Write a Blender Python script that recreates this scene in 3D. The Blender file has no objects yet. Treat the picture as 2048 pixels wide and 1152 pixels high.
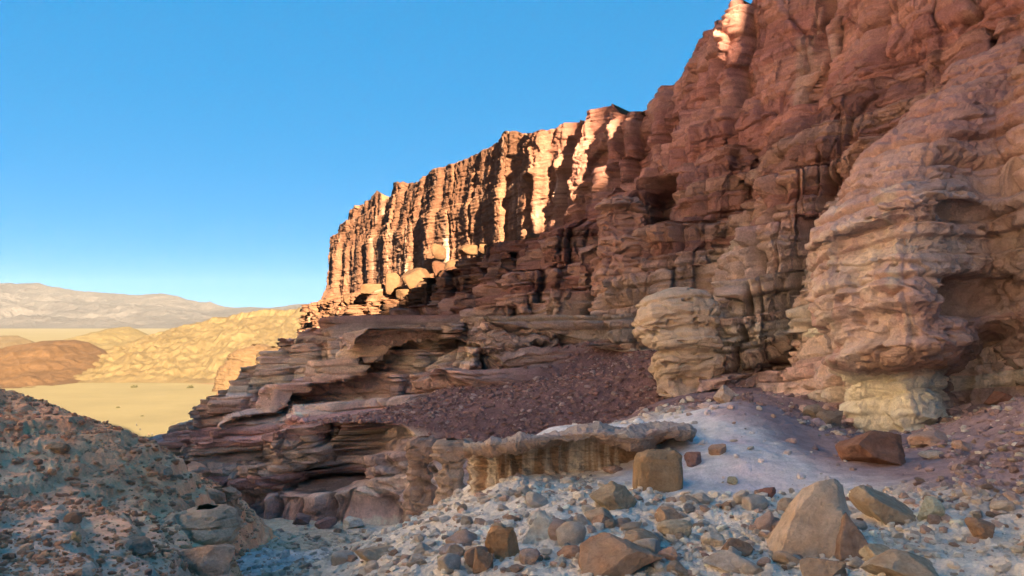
import bpy, math, random
import numpy as np
from mathutils import Vector

scene = bpy.context.scene
R = math.radians
random.seed(5)
rng = np.random.default_rng(11)

# ------------------------------------------------------------------ camera, sky, sun, exposure
F = 1518.0                                    # focal length in photo pixels (2048 wide), horizon at y = 640
cd = bpy.data.cameras.new('camera')
cd.sensor_width = 36.0
cd.lens = 36.0 * F / 2048.0
cd.shift_y = 64.0 / 2048.0
cd.clip_start = 0.1
cd.clip_end = 60000
cam = bpy.data.objects.new('camera', cd)
cam.rotation_euler = (R(90), 0, 0)
scene.collection.objects.link(cam)
scene.camera = cam

SUN_EL, SUN_AZ = 16.0, 160.0                  # azimuth clockwise from +Y
world = bpy.data.worlds.new('World')
scene.world = world
world.use_nodes = True
wn = world.node_tree.nodes
wl = world.node_tree.links
sky = wn.new('ShaderNodeTexSky')
sky.sky_type = 'NISHITA'
sky.sun_disc = False
sky.sun_elevation = R(SUN_EL)
sky.sun_rotation = R(SUN_AZ)
sky.air_density = 0.5
sky.dust_density = 0.0
sky.ozone_density = 5.0
sky.altitude = 3500
hsv = wn.new('ShaderNodeHueSaturation')
hsv.inputs['Saturation'].default_value = 3.0
hsv.inputs['Value'].default_value = 0.83
gam = wn.new('ShaderNodeGamma')
gam.inputs['Gamma'].default_value = 0.20
wl.new(sky.outputs[0], gam.inputs['Color'])
wl.new(gam.outputs[0], hsv.inputs['Color'])
wl.new(hsv.outputs[0], wn['Background'].inputs[0])
wn['Background'].inputs[1].default_value = 0.052

sd = bpy.data.lights.new('sun', 'SUN')
sd.energy = 5.0
sd.angle = R(0.5)
sd.color = (1.0, 0.77, 0.48)
sun = bpy.data.objects.new('sun', sd)
az = R(SUN_AZ)
SV = Vector((math.sin(az) * math.cos(R(SUN_EL)), math.cos(az) * math.cos(R(SUN_EL)), math.sin(R(SUN_EL))))
sun.rotation_euler = SV.to_track_quat('Z', 'Y').to_euler()
scene.collection.objects.link(sun)

vs = scene.view_settings
vs.view_transform = 'Standard'
vs.look = 'None'
vs.gamma = 1.0
vs.exposure = 3.95
scene.cycles.max_bounces = 8
scene.cycles.diffuse_bounces = 7
scene.cycles.use_denoising = True

# ------------------------------------------------------------------ helpers
QUAL = 1.0                                    # mesh density

def W(px, py, dep):
    return np.array([(px - 1024) / F * dep, dep, -(py - 640) / F * dep])

PERM = np.random.default_rng(3).permutation(256)
PERM = np.concatenate([PERM, PERM]).astype(np.int32)
_g = np.random.default_rng(4).normal(size=(256, 3))
GRAD = (_g / np.linalg.norm(_g, axis=1)[:, None]).astype(np.float32)

def perlin(x, y, z):
    x, y, z = np.broadcast_arrays(np.asarray(x, np.float32), np.asarray(y, np.float32), np.asarray(z, np.float32))
    xi, yi, zi = np.floor(x), np.floor(y), np.floor(z)
    xf, yf, zf = x - xi, y - yi, z - zi
    X, Y, Z = xi.astype(np.int32) & 255, yi.astype(np.int32) & 255, zi.astype(np.int32) & 255
    u = xf * xf * xf * (xf * (xf * 6 - 15) + 10)
    v = yf * yf * yf * (yf * (yf * 6 - 15) + 10)
    w = zf * zf * zf * (zf * (zf * 6 - 15) + 10)
    out = 0
    for dx in (0, 1):
        a = PERM[X + dx]
        wx = u if dx else 1 - u
        for dy in (0, 1):
            b = PERM[(a + Y + dy) & 255]
            wy = v if dy else 1 - v
            for dz in (0, 1):
                h = PERM[(b + Z + dz) & 255]
                g = GRAD[h]
                wz = w if dz else 1 - w
                out = out + wx * wy * wz * (g[..., 0] * (xf - dx) + g[..., 1] * (yf - dy) + g[..., 2] * (zf - dz))
    return out * 1.6

def fbm(x, y, z, octv=4, gain=0.5, lac=2.03):
    a, t, s = 1.0, 0.0, 0.0
    for i in range(octv):
        t = t + a * perlin(x + 17.3 * i, y - 9.1 * i, z + 5.7 * i)
        s += a
        a *= gain
        x, y, z = x * lac, y * lac, z * lac
    return t / s

def ridged(x, y, z, octv=4):
    a, t, s = 1.0, 0.0, 0.0
    for i in range(octv):
        t = t + a * (1 - np.abs(perlin(x + 7.3 * i, y + 3.1 * i, z)) * 2)
        s += a
        a *= 0.5
        x, y, z = x * 2.03, y * 2.03, z * 2.03
    return t / s

def sstep(a, b, x):
    t = np.clip((x - a) / (b - a), 0, 1)
    return t * t * (3 - 2 * t)

def mix(a, b, t):
    return a + (b - a) * t

def mesh_obj(name, V, faces, mat, col=None, smooth=True, parent=None):
    me = bpy.data.meshes.new(name)
    V = np.asarray(V, np.float32)
    faces = np.asarray(faces, np.int32)
    k = faces.shape[1]
    me.vertices.add(len(V))
    me.vertices.foreach_set('co', V.ravel())
    me.loops.add(faces.size)
    me.loops.foreach_set('vertex_index', faces.ravel())
    me.polygons.add(len(faces))
    me.polygons.foreach_set('loop_start', np.arange(0, faces.size, k, dtype=np.int32))
    me.polygons.foreach_set('loop_total', np.full(len(faces), k, np.int32))
    me.polygons.foreach_set('use_smooth', np.full(len(faces), smooth, bool))
    if col is not None:
        ca = me.color_attributes.new('Col', 'FLOAT_COLOR', 'POINT')
        c4 = np.ones((len(V), 4), np.float32)
        c4[:, :3] = np.clip(col, 0.01, 0.9)
        ca.data.foreach_set('color', c4.ravel())
    me.update(calc_edges=True)
    me.materials.append(mat)
    o = bpy.data.objects.new(name, me)
    scene.collection.objects.link(o)
    if parent:
        o.parent = parent
    return o

def grid_faces(nv, nu, wrap=False):
    i = np.arange(nv - 1)[:, None]
    j = np.arange(nu if wrap else nu - 1)[None, :]
    j2 = (j + 1) % nu
    f = np.stack([i * nu + j, i * nu + j2, (i + 1) * nu + j2, (i + 1) * nu + j], -1)
    return f.reshape(-1, 4)

def tag(o, label, cat, group=None, kind=None):
    o['label'] = label
    o['category'] = cat
    if group:
        o['group'] = group
    if kind:
        o['kind'] = kind
    return o

# ------------------------------------------------------------------ materials
def rock_mat(name, scale=1.0, bump=0.06, var=0.35, rough=0.95, tint=None):
    m = bpy.data.materials.new(name)
    m.use_nodes = True
    nt = m.node_tree
    n, l = nt.nodes, nt.links
    bs = n['Principled BSDF']
    bs.inputs['Roughness'].default_value = rough
    bs.inputs['Specular IOR Level'].default_value = 0.15
    at = n.new('ShaderNodeAttribute'); at.attribute_name = 'Col'
    tc = n.new('ShaderNodeTexCoord')
    n1 = n.new('ShaderNodeTexNoise'); n1.inputs['Scale'].default_value = 1.3 * scale
    n1.inputs['Detail'].default_value = 9; n1.inputs['Roughness'].default_value = 0.68
    n2 = n.new('ShaderNodeTexNoise'); n2.inputs['Scale'].default_value = 9 * scale
    n2.inputs['Detail'].default_value = 6; n2.inputs['Roughness'].default_value = 0.7
    for q in (n1, n2):
        l.new(tc.outputs['Object'], q.inputs['Vector'])
    ad = n.new('ShaderNodeMath'); ad.operation = 'ADD'
    l.new(n1.outputs['Fac'], ad.inputs[0]); l.new(n2.outputs['Fac'], ad.inputs[1])
    mr = n.new('ShaderNodeMapRange')
    mr.inputs['From Min'].default_value = 0.6; mr.inputs['From Max'].default_value = 1.4
    mr.inputs['To Min'].default_value = 1 - var; mr.inputs['To Max'].default_value = 1 + var
    l.new(ad.outputs[0], mr.inputs['Value'])
    mx = n.new('ShaderNodeMix'); mx.data_type = 'RGBA'; mx.blend_type = 'MULTIPLY'
    mx.inputs['Factor'].default_value = 1.0
    l.new(at.outputs['Color'], mx.inputs[6]); l.new(mr.outputs[0], mx.inputs[7])
    l.new(mx.outputs[2], bs.inputs['Base Color'])
    bp = n.new('ShaderNodeBump'); bp.inputs['Strength'].default_value = 0.9
    bp.inputs['Distance'].default_value = bump
    l.new(ad.outputs[0], bp.inputs['Height'])
    l.new(bp.outputs[0], bs.inputs['Normal'])
    return m

M_CLIFF = rock_mat('cliff_sandstone', 0.9, 0.30, 0.42)
M_ROCK = rock_mat('pale_sandstone', 1.6, 0.12, 0.36)
M_GROUND = rock_mat('gravel_ground', 2.2, 0.06, 0.35)
M_FAR = rock_mat('far_rock', 0.09, 2.2, 0.35)
M_SAND = rock_mat('desert_sand', 0.04, 0.25, 0.10)
M_RANGE = rock_mat('mountain_rock', 0.004, 25.0, 0.3)

# ------------------------------------------------------------------ the wall's own axes and its strata
TX, TY = -0.423, 0.906                        # along the wall, away from the camera
NX, NY = -0.906, -0.423                       # out of the wall, towards the gully
def sd_of(x, y):
    return (x - 20) * TX + (y - 65) * TY, (x - 20) * NX + (y - 65) * NY
def xy_of(s, d):
    return 20 + s * TX + d * NX, 65 + s * TY + d * NY
def Dip(s):
    return np.interp(s, [-80, 18, 32, 50, 200], [-13.6, 3.06, 4.9, 6.0, 10.0])

_th = []
_z = -95.0
_r = np.random.default_rng(21)
while _z < 60:
    if _z < -14: t = _r.uniform(2, 4)
    elif _z < -3.5: t = _r.uniform(0.45, 1.6)
    elif _z < 11: t = _r.uniform(0.40, 1.4)
    else: t = _r.uniform(0.8, 2.9)
    _th.append(_z); _z += t
LAY = np.array(_th)
_m = [-95.0]
_r2 = np.random.default_rng(8)
while _m[-1] < 60:
    _m.append(_m[-1] + (_r2.uniform(2, 4) if _m[-1] < -16 else _r2.uniform(1.3, 3.0) if _m[-1] < -3 else _r2.uniform(1.8, 4.2)))
MAC = np.array(_m)
LOFF = _r.uniform(-1, 1, len(LAY))
LHARD = _r.uniform(0, 1, len(LAY))
LRND = _r.uniform(0, 1, (len(LAY), 4))
_f = [-95.0]
while _f[-1] < 60: _f.append(_f[-1] + _r.uniform(0.10, 0.42))
FIN = np.array(_f)
FOFF = _r.uniform(-1, 1, len(FIN))

def sigma(x, y, z):
    s, d = sd_of(x, y)
    wp = 0.9 * perlin(x * .05, y * .05, z * .03) + 0.25 * perlin(x * .25, y * .25, z * .2)
    return z + Dip(s) + wp

def layer(sg):
    i = np.clip(np.searchsorted(LAY, sg, side='right') - 1, 0, len(LAY) - 2)
    f = (sg - LAY[i]) / (LAY[i + 1] - LAY[i])
    return i, np.clip(f, 0, 1)

def fine(sg):
    i = np.clip(np.searchsorted(FIN, sg, side='right') - 1, 0, len(FIN) - 2)
    f = (sg - FIN[i]) / (FIN[i + 1] - FIN[i])
    e = np.clip(np.minimum(f, 1 - f) * 4, 0, 1)
    return FOFF[i] * e
def fine_tone(sg):
    i = np.clip(np.searchsorted(FIN, sg, side='right') - 1, 0, len(FIN) - 2)
    return FOFF[(i * 7 + 3) % len(FIN)]

def h01(i, j=0):
    v = np.sin(np.asarray(i) * 127.1 + np.asarray(j) * 311.7) * 43758.5453
    return v - np.floor(v)

# colour of the rock by bed
C_RED = np.array([[.45, .195, .155], [.40, .170, .140], [.50, .245, .195], [.44, .200, .170], [.36, .150, .130]])
C_WPK = np.array([[.62, .50, .44], [.55, .41, .37], [.70, .61, .53], [.48, .33, .31], [.60, .46, .40]])
C_BRN = np.array([[.37, .185, .145], [.32, .150, .120], [.43, .245, .190], [.35, .175, .145], [.29, .140, .120]])
C_PUR = np.array([[.52, .310, .285], [.45, .255, .245], [.58, .380, .330], [.64, .480, .395], [.48, .285, .255]])
C_TAN = np.array([[.58, .44, .34], [.53, .37, .29], [.66, .55, .44], [.48, .31, .25], [.58, .42, .34]])
C_PNK = np.array([[.45, .235, .185], [.40, .190, .155], [.52, .330, .260], [.48, .275, .225], [.42, .215, .165]])
C_WHT = np.array([[.62, .540, .420], [.58, .480, .370], [.66, .600, .500], [.60, .500, .400], [.55, .430, .330]])

def pick(tab, i):
    return tab[(LRND[i, 0] * len(tab)).astype(int) % len(tab)]

def rock_colour(x, y, z, sg, i, f):
    """bed colours, pale and dark runs down the face"""
    s, d = sd_of(x, y)
    w = 0.9 * fbm(x * .12, y * .12, z * .12, 3)
    g = sg + 2.0 * w
    c = pick(C_RED, i)
    def lay_in(c, tab, m):
        return c + (pick(tab, i) - c) * m[..., None]
    c = lay_in(c, C_BRN, sstep(12.5, 10.5, g))
    c = lay_in(c, C_PNK, sstep(4.5, 2.5, g) * 0.9)
    c = lay_in(c, C_TAN, sstep(3.2, 1.5, g) * sstep(90, 50, s))
    alt = (LRND[i, 1] > 0.52).astype(float)
    c = lay_in(c, C_PUR, sstep(-2.5, -4.5, g) * (1 - alt * .45))
    c = lay_in(c, C_PUR, sstep(45, 80, s) * sstep(6, 2, g) * (0.45 + .5 * alt))
    c = lay_in(c, C_WPK, sstep(-5, -12, s) * sstep(8, 4, z + 2 * w) * .8)
    # towards the far end the red turns to brown tan
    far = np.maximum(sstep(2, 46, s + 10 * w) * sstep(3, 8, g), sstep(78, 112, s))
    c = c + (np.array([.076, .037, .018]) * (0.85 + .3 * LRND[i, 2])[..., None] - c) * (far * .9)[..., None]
    # runs
    a = s * 0.9
    st = fbm(a * 1.1, d * .7, z * .07, 4, .6)
    st2 = fbm(a * 0.45 + 40, d * .4, z * .05, 3)
    tan_run = sstep(.12, .5, st2) * sstep(-.2, .35, st)
    c = c + (np.array([.54, .39, .31]) - c) * (tan_run * .55)[..., None]
    dark = 1.25 * sstep(.1, .5, -st) * sstep(-.3, .2, perlin(x * .15, y * .15, z * .2 + 9))
    c = c * (1 - .45 * dark)[..., None]
    c = c * (1 + (LRND[i, 3] - .47) * (.34 - .22 * sstep(9, 13, g)))[..., None]
    c = c * (1 + .16 * fine_tone(sg + .12 * perlin(x * .8, y * .8, z)))[..., None]
    fr = sstep(2, -1.5, g) * sstep(100, 70, s)
    seep = sstep(.08, .40, fbm((x + .3 * y) * 2.4, y * .15, z * .16, 3, .6)) * (LRND[i, 2] > .4)
    c = c * (1 - .42 * fr * seep)[..., None]
    # patches
    p = fbm(x * .35, y * .35, z * .5, 4)
    c = c * (1 + .30 * p)[..., None]
    return c

def normals(Vg, wrap=False):
    if wrap:
        du = np.roll(Vg, -1, 1) - np.roll(Vg, 1, 1)
    else:
        du = np.gradient(Vg, axis=1)
    dv = np.gradient(Vg, axis=0)
    n = np.cross(du, dv)
    return n / (np.linalg.norm(n, axis=-1, keepdims=True) + 1e-9)

def crack_cells(s, seed, wmin, wmax, lo=-120, hi=260):
    r = np.random.default_rng(seed)
    b = [lo]
    while b[-1] < hi: b.append(b[-1] + r.uniform(wmin, wmax))
    b = np.array(b)
    i = np.clip(np.searchsorted(b, s, side='right') - 1, 0, len(b) - 2)
    dl, dr = s - b[i], b[i + 1] - s
    return i, np.minimum(dl, dr), (s - b[i]) / (b[i + 1] - b[i])

def facets(a, b, cw, ch, seed):
    """broken planes: nearest of jittered cells gives each block its own set-back and tilt"""
    u, v = a / cw, b / ch
    iu, iv = np.floor(u), np.floor(v)
    best = np.full(u.shape, 9.0); sec = np.full(u.shape, 9.0); val = np.zeros(u.shape)
    for du in (-1, 0, 1):
        for dv in (-1, 0, 1):
            cu, cv = iu + du, iv + dv
            k = cu * 57.0 + cv * 131.0 + seed * 17.3
            ju, jv = h01(k, 1), h01(k, 2)
            x_, y_ = u - cu - ju, v - cv - jv
            d_ = np.abs(x_) + np.abs(y_) * .9
            w = (h01(k, 3) - .5) * 2 + (h01(k, 4) - .5) * 2.4 * x_ + (h01(k, 5) - .5) * 2.0 * y_
            new = d_ < best
            sec = np.where(new, best, np.minimum(sec, d_))
            val = np.where(new, w, val)
            best = np.where(new, d_, best)
    return val, sec - best

# ------------------------------------------------------------------ the great cliff
# stations along the wall: (d, z) at: buried foot, foot, top of low tier, foot of mid cliff, bench lip, bench back, mid of high cliff, rim
ST = {
 -45: [(14, -10), (12, -5), (11.6, -4), (11.2, -3), (10.5, 0), (10, 1), (6.5, 8), (5, 9), (2.5, 16), (0, 30)],
 -30: [(20, -9), (17, -5), (16.4, -4.2), (16, -3.6), (15.2, -0.5), (14.2, 0.5), (8.5, 10), (6, 11.5), (2.5, 17), (0, 29)],
 -21: [(22, -9), (18.8, -5), (18, -4.2), (17.2, -3.4), (16, 0), (15, 1), (9.5, 10.5), (7, 11.5), (3, 16), (0, 28.5)],
 -15: [(30, -13), (29, -10.5), (27, -8), (23, -7), (20, -6.2), (15.5, -4.4), (9, 10), (6.5, 11), (2.5, 16), (0, 28)],
 -10: [(38, -12), (37, -9.6), (34, -5.9), (30, -5.3), (20, -3.8), (14.5, -2.0), (8.8, 9.4), (6, 10.4), (2.2, 16), (0, 27.6)],
 -6: [(41, -14), (40, -10.4), (37, -6.0), (34, -5.5), (21, -3.7), (14.5, -1.9), (8.6, 8.8), (5.2, 9.8), (1.6, 15), (0, 27)],
 -3.6: [(41.5, -14), (40.5, -10.4), (37.4, -6.2), (29, -5.6), (24.6, -1.0), (15, .2), (8.4, 8.5), (4.8, 9.6), (1.4, 15), (0, 26.8)],
 -0.5: [(42, -14.4), (41, -10.6), (38, -6.4), (31.5, -5.6), (28, -.7), (16, .3), (8.2, 8.3), (4.2, 9.5), (1.2, 15), (0, 26)],
 5: [(44, -15), (43, -11), (39.6, -6.6), (36, -4.6), (31.5, -1.4), (17, -1), (9, 8.2), (3.5, 9.5), (1, 15), (0, 24.8)],
 15: [(44.3, -16), (43.3, -11.6), (40.2, -7), (36.5, -4.8), (31.5, -1.2), (20, -0.8), (9, 8.2), (2.5, 9.3), (0, 15), (-1, 23.2)],
 25: [(45.5, -17), (44.5, -12.4), (40.5, -8.8), (36.5, -5.6), (31, -1.9), (20.5, -1.4), (9, 7.6), (1.5, 9), (0, 15), (-0.8, 23.4)],
 38: [(47, -19), (46, -13.5), (41, -10.7), (36, -7), (29.5, -3), (20, -2.5), (9, 6.4), (1.2, 7.8), (0.8, 15), (0, 25)],
 50: [(48, -22), (46.5, -15.5), (37.5, -10.9), (33, -8), (26.5, -3.8), (19, -3.3), (9, 5.4), (1.4, 6.8), (1.6, 15), (0.3, 25.6)],
 68: [(56, -28), (47, -19), (34, -11.7), (29.5, -8.8), (23.5, -4.6), (17, -4.1), (7, 4.3), (2, 5.6), (2.2, 15), (0.5, 26)],
 90: [(58, -36), (48, -27), (30, -12.4), (27, -9.6), (22, -5.2), (16.5, -4.7), (7.4, 4.1), (3, 5.2), (3, 15), (1, 26.4)],
 114: [(62, -48), (50, -38), (27, -14), (24, -11), (20.2, -5.4), (16.2, -4.9), (8.6, 4.1), (4.6, 5), (4.4, 16), (1, 26.8)],
 137: [(66, -60), (55, -48), (27, -16), (19.7, -15.2), (16.5, -6), (12.6, -5.5), (10.2, 4.2), (7.2, 5), (6.6, 18), (0.4, 27)],
 147: [(66, -66), (55, -53), (25, -17), (21, -13), (15, -6.5), (13, -6.1), (10, 4.1), (7.4, 5), (6.8, 19), (0, 27.2)],
 153: [(60, -70), (48, -58), (18, -18), (14, -14), (9, -7), (7, -4), (4.5, 4), (3.5, 5), (3, 19), (-5, 27.2)],
 165: [(40, -74), (26, -64), (-2, -20), (-8, -15), (-12, -7), (-14, -4), (-17, 4), (-19, 5), (-20, 19), (-26, 27)],
 200: [(-10, -76), (-24, -70), (-50, -24), (-56, -18), (-60, -8), (-62, -4), (-66, 4), (-68, 5), (-70, 19), (-74, 27)],
}
KEYS = sorted(ST)
ZT = np.array([[p[1] for p in ST[k]] for k in KEYS], float)
DT = np.array([[p[0] for p in ST[k]] for k in KEYS], float)

# sample s so that columns are even in the picture, and rows by how much of the picture each tier takes
ss = np.linspace(-45, 200, 4000)
_d = 10.0
_x, _y = xy_of(ss, _d)
# buttresses: each turns a broad face up the canyon and a long flank along it
_rb = np.random.default_rng(41)
SB = [-60.0]
while SB[-1] < 215: SB.append(SB[-1] + _rb.uniform(5.5, 12.5))
SB = np.array(SB)
SAMP = _rb.uniform(.45, 1.15, len(SB))
SRISE = _rb.uniform(.16, .30, len(SB))
def buttress(t):
    k = np.clip(np.searchsorted(SB, t, side='right') - 1, 0, len(SB) - 2)
    P = SB[k + 1] - SB[k]
    f = (t - SB[k]) / P
    r_ = SRISE[k]
    A = .36 * P * SAMP[k]
    return A * (np.where(f < r_, f / r_, (1 - f) / (1 - r_)) - .5), f < r_ * 1.15
dens = np.abs(np.gradient(_x / _y, ss)) + 0.0009
dens = dens * (1 + 1.6 * buttress(ss)[1] + 3.0 * np.exp(-((ss + 4.4) / 1.5) ** 2))
cum = np.concatenate([[0], np.cumsum((dens[1:] + dens[:-1]) / 2)])
NS = int(2000 * QUAL)
S = np.interp(np.linspace(0, cum[-1], NS), cum, ss)
counts = [16, 210, 110, 190, 110, 220, 50, 170, 210]
vk = []
for k, c in enumerate(counts):
    c = int(c * QUAL)
    vk += list(k + np.arange(c) / c)
vk.append(9.0)
VK = np.array(vk)
NV = len(VK)

def smooth_cols(T):
    out = np.zeros((10, NS))
    for k in range(10):
        out[k] = np.interp(S, KEYS, T[:, k])
    ker = np.hanning(25); ker /= ker.sum()
    for k in range(10):
        p = np.pad(out[k], 12, mode='edge')
        out[k] = np.convolve(p, ker, 'valid')
    return out
ZK, DK = smooth_cols(ZT), smooth_cols(DT)
# the rim is worn into steps
rimstep = (h01(crack_cells(S, 77, 2.0, 6.0)[0], 3) - .5) * 1.5
ZK[9] += rimstep * sstep(-5, 5, S)
ZK[9] += 1.2 * perlin(S * .12, 0.3, 0.7)
Z0 = np.zeros((NV, NS)); D0 = np.zeros((NV, NS))
for j in range(NS):
    Z0[:, j] = np.interp(VK, range(10), ZK[:, j])
    D0[:, j] = np.interp(VK, range(10), DK[:, j])
SS = np.broadcast_to(S, (NV, NS))
VV = np.broadcast_to(VK[:, None], (NV, NS))
# broken bays along the wall
def angular(t, seed, w0, w1):
    """zig-zag set-back: straight faces meeting at sharp corners"""
    r_ = np.random.default_rng(seed)
    b_ = [-130.0]
    while b_[-1] < 270: b_.append(b_[-1] + r_.uniform(w0, w1))
    v_ = r_.uniform(-1, 1, len(b_))
    return np.interp(t, b_, v_)
_tw = SS + .9 * perlin(SS * .1, Z0 * .12, 4.4) + .25 * perlin(SS * .5, Z0 * .6, 1.1)
bay = 1.5 * perlin(SS * .05, Z0 * .02, 1.7) + 1.25 * angular(_tw, 5, 2.5, 8.0) + .45 * angular(_tw + .04 * Z0, 6, .9, 3.0)
X0, Y0 = xy_of(SS, D0)
WP = 0.9 * perlin(X0 * .05, Y0 * .05, Z0 * .03) + 0.25 * perlin(X0 * .25, Y0 * .25, Z0 * .2)
SG = Z0 + Dip(SS) + WP
MI = np.clip(np.searchsorted(MAC, SG, side='right') - 1, 0, len(MAC) - 2)
MF = np.clip((SG - MAC[MI]) / (MAC[MI + 1] - MAC[MI]), 0, 1)
# talus between low tier and mid cliff near the camera
tal = sstep(-17, -13, SS) * sstep(.8, -.8, SS + 5.2 - 0.35 * np.maximum(0, D0 - 28) + 1.2 * perlin(SS * .3, D0 * .2, .3)) * sstep(2.0, 2.25, VV) * sstep(5.0, 4.9, VV)
tr = (1 - tal) * sstep(0.9, 1.1, VV)
th = MAC[MI + 1] - MAC[MI]
RIS = 0.66
gz = np.clip(MF / RIS, 0, 1)
gd = np.clip((MF - RIS) / (1 - RIS), 0, 1)
gd = gd * .82 + MF * .18
ZTER = MAC[MI] + th * gz - Dip(SS) - WP - .34 * th * sstep(7.0, 6.3, VV) * sstep(.9, 1.6, VV)
ZDQ = MAC[MI] + th * gd - Dip(SS) - WP
DTER = np.zeros_like(D0)
for j in range(NS):
    o_ = np.argsort(ZK[:, j])
    DTER[:, j] = np.interp(ZDQ[:, j], ZK[:, j], DK[:, j])
Z = mix(Z0, ZTER, tr)
D = mix(D0, DTER, tr)
SG = Z + Dip(SS) + WP
LI, LF = layer(SG)
# joints: blocks of the high cliff, of the mid cliff, of the low tier
up = sstep(6.6, 7.2, VV)
mid = sstep(4.8, 5.1, VV) * (1 - up)
low = 1 - up - mid
wob = 0.7 * perlin(SS * .3, Z * .35, 2.2) + .3 * perlin(SS * .9, Z * .9, 8.2)
# the buttresses and bays, then everything finer stands out square to that face
sawd = buttress(SS + .35 * wob + .12 * (Z - 2) + .5 * perlin(Z * .5, SS * .05, 6.6))[0]
sawd *= sstep(.95, 1.3, VV) * (1 - tal) * sstep(175, 150, SS)
macro = sawd * (low * (1.7 - 1.0 * sstep(16, 45, SS)) + 1.35 * mid * (.35 + .65 * sstep(-9, -3, SS)) + (.42 - .20 * sstep(28, 48, SS)) * up) + bay * (up * (.8 - .42 * sstep(28, 48, SS)) + mid * .6 + low * .4)
_bx, _by = xy_of(SS, D0 + macro)
_n = normals(np.stack([_bx, _by, Z0], -1))
_hx, _hy = _n[..., 0], _n[..., 1]
_sg = np.sign((_hx * NX + _hy * NY).mean())
_hl = np.maximum(np.sqrt(_hx ** 2 + _hy ** 2), .6) * _sg
HNX, HNY = _hx / _hl, _hy / _hl
_ds = np.linspace(-45, 200, 6000)
_bd = buttress(_ds)[0] * 1.6 + np.interp(_ds, [-6.2, -3.4], [0, 7.0])
_arc = np.concatenate([[0], np.cumsum(np.sqrt(np.diff(_ds) ** 2 + np.diff(_bd) ** 2))]) - 45
AA = np.interp(SS, _ds, _arc)
disp = np.zeros_like(D)
for (seed, w0, w1, amp, cd_, cw, msk, zw) in (
        (31, 5, 11, 1.2, 1.6, .38, up, .25), (32, 2.2, 6.5, .22, .30, .13, up, .6),
        (33, 3.0, 7, 1.5, 2.2, .34, mid, .3), (34, 1.2, 4.0, .45, .8, .14, mid, .7),
        (35, 3.5, 8, 1.3, 1.7, .28, low, .4), (36, 1.5, 4, .30, .45, .14, low, .8)):
    sc = (AA if seed > 32 else SS) + wob * zw + 0.12 * (LRND[LI, 2] - .5) * w0
    ci, cdist, cf = crack_cells(sc, seed, w0, w1)
    persist = .5 + .5 * perlin(ci * 3.7, Z * .18, seed)
    disp += msk * amp * 1.3 * (h01(ci, seed + 5) - .5) * 2 * (cf - .5)
    disp += msk * amp * (h01(ci, seed) - .5) * 2 * (0.75 + .25 * np.sin(Z * .3 + ci))
    disp += msk * amp * (.25 - .19 * up) * (h01(ci, LI + seed) - .5) * 2
    disp -= msk * 1.3 * cd_ * np.exp(-np.abs(cdist / (cw * .8)) ** 1.3) * np.clip(persist * 1.6, .15, 1.2)
wz = Z + Dip(SS) * .8 + .8 * wob
for (cw_, ch_, am_, ck_, msk, sd_) in ((3.6, 6.5, .62, .25, up, 1), (1.5, 2.2, .20, .10, up, 2), (2.2, 3.4, .55, .35, mid, 3), (1.1, .8, .16, .10, mid, 4), (2.6, 2.8, .60, .55, low, 5), (1.3, .6, .17, .10, low, 6)):
    fv, fe = facets((AA if sd_ > 2 else SS) + wob * .6, wz, cw_, ch_, sd_)
    disp += msk * am_ * fv - msk * ck_ * np.exp(-(fe / .07) ** 2)
# named slots seen in the wall: (s, z0, z1, depth, half width)
for (s0, za, zb, dep, hw) in ((38.5, 8, 18.5, 4.2, .9), (10.6, 11, 26, 3.6, .6), (1.1, 17, 29, 4.0, .7), (5.5, 13, 20, 2.2, .4), (-4, 9, 14, 2.5, .5), (29, 10, 24, 2.2, .5), (47, 9, 20, 2.2, .5),
                              (-8.8, 12, 30, 1.6, .35), (-.7, -2, 11, 5.0, 1.1), (-14.5, -4, 8, 3.4, .9), (2.6, -6.5, -.4, 7.0, 1.2), (-2.2, -3.6, .3, 1.6, .22), (55, -4.5, 3.5, 3, .7), (62, -4.5, 2.5, 2.2, .5), (76, -5, 3, 3, .9), (98, -6, 3, 2.5, .8), (33, -2.5, 5, 2.6, .6), (44, -3.5, 4.5, 2.6, .6), (14, -1, 6, 2.6, .6), (21, -1.5, 6, 2.2, .5), (20, -11, -7, 2.0, .6), (10, -11, -6.6, 2.4, .7), (30, -12.5, -9, 2.0, .7), (60, 8, 24, 1.2, .5), (112, 4, 26, 1.5, .6),
                              (70, -6, 4.5, 2.5, .7), (84, -6, 4.2, 2.0, .6), (20, 12, 22, 1.4, .5)):
    q = np.exp(-np.abs((SS + .5 * wob - s0) / hw) ** 2.5) * sstep(za - .6, za + .3, Z) * sstep(zb + .6, zb - .3, Z)
    disp -= dep * q
calm = 1 - .62 * up * sstep(28, 48, SS) * 1.2
disp *= calm
slot = np.exp(-(LF / .09) ** 2) * (LHARD[LI] > .55) * sstep(-.1, .35, perlin(SS * .12, LI * 2.3, 3.3)) * tr
disp -= slot * (.8 * up * calm + .6 * mid + .5 * low)
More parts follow.
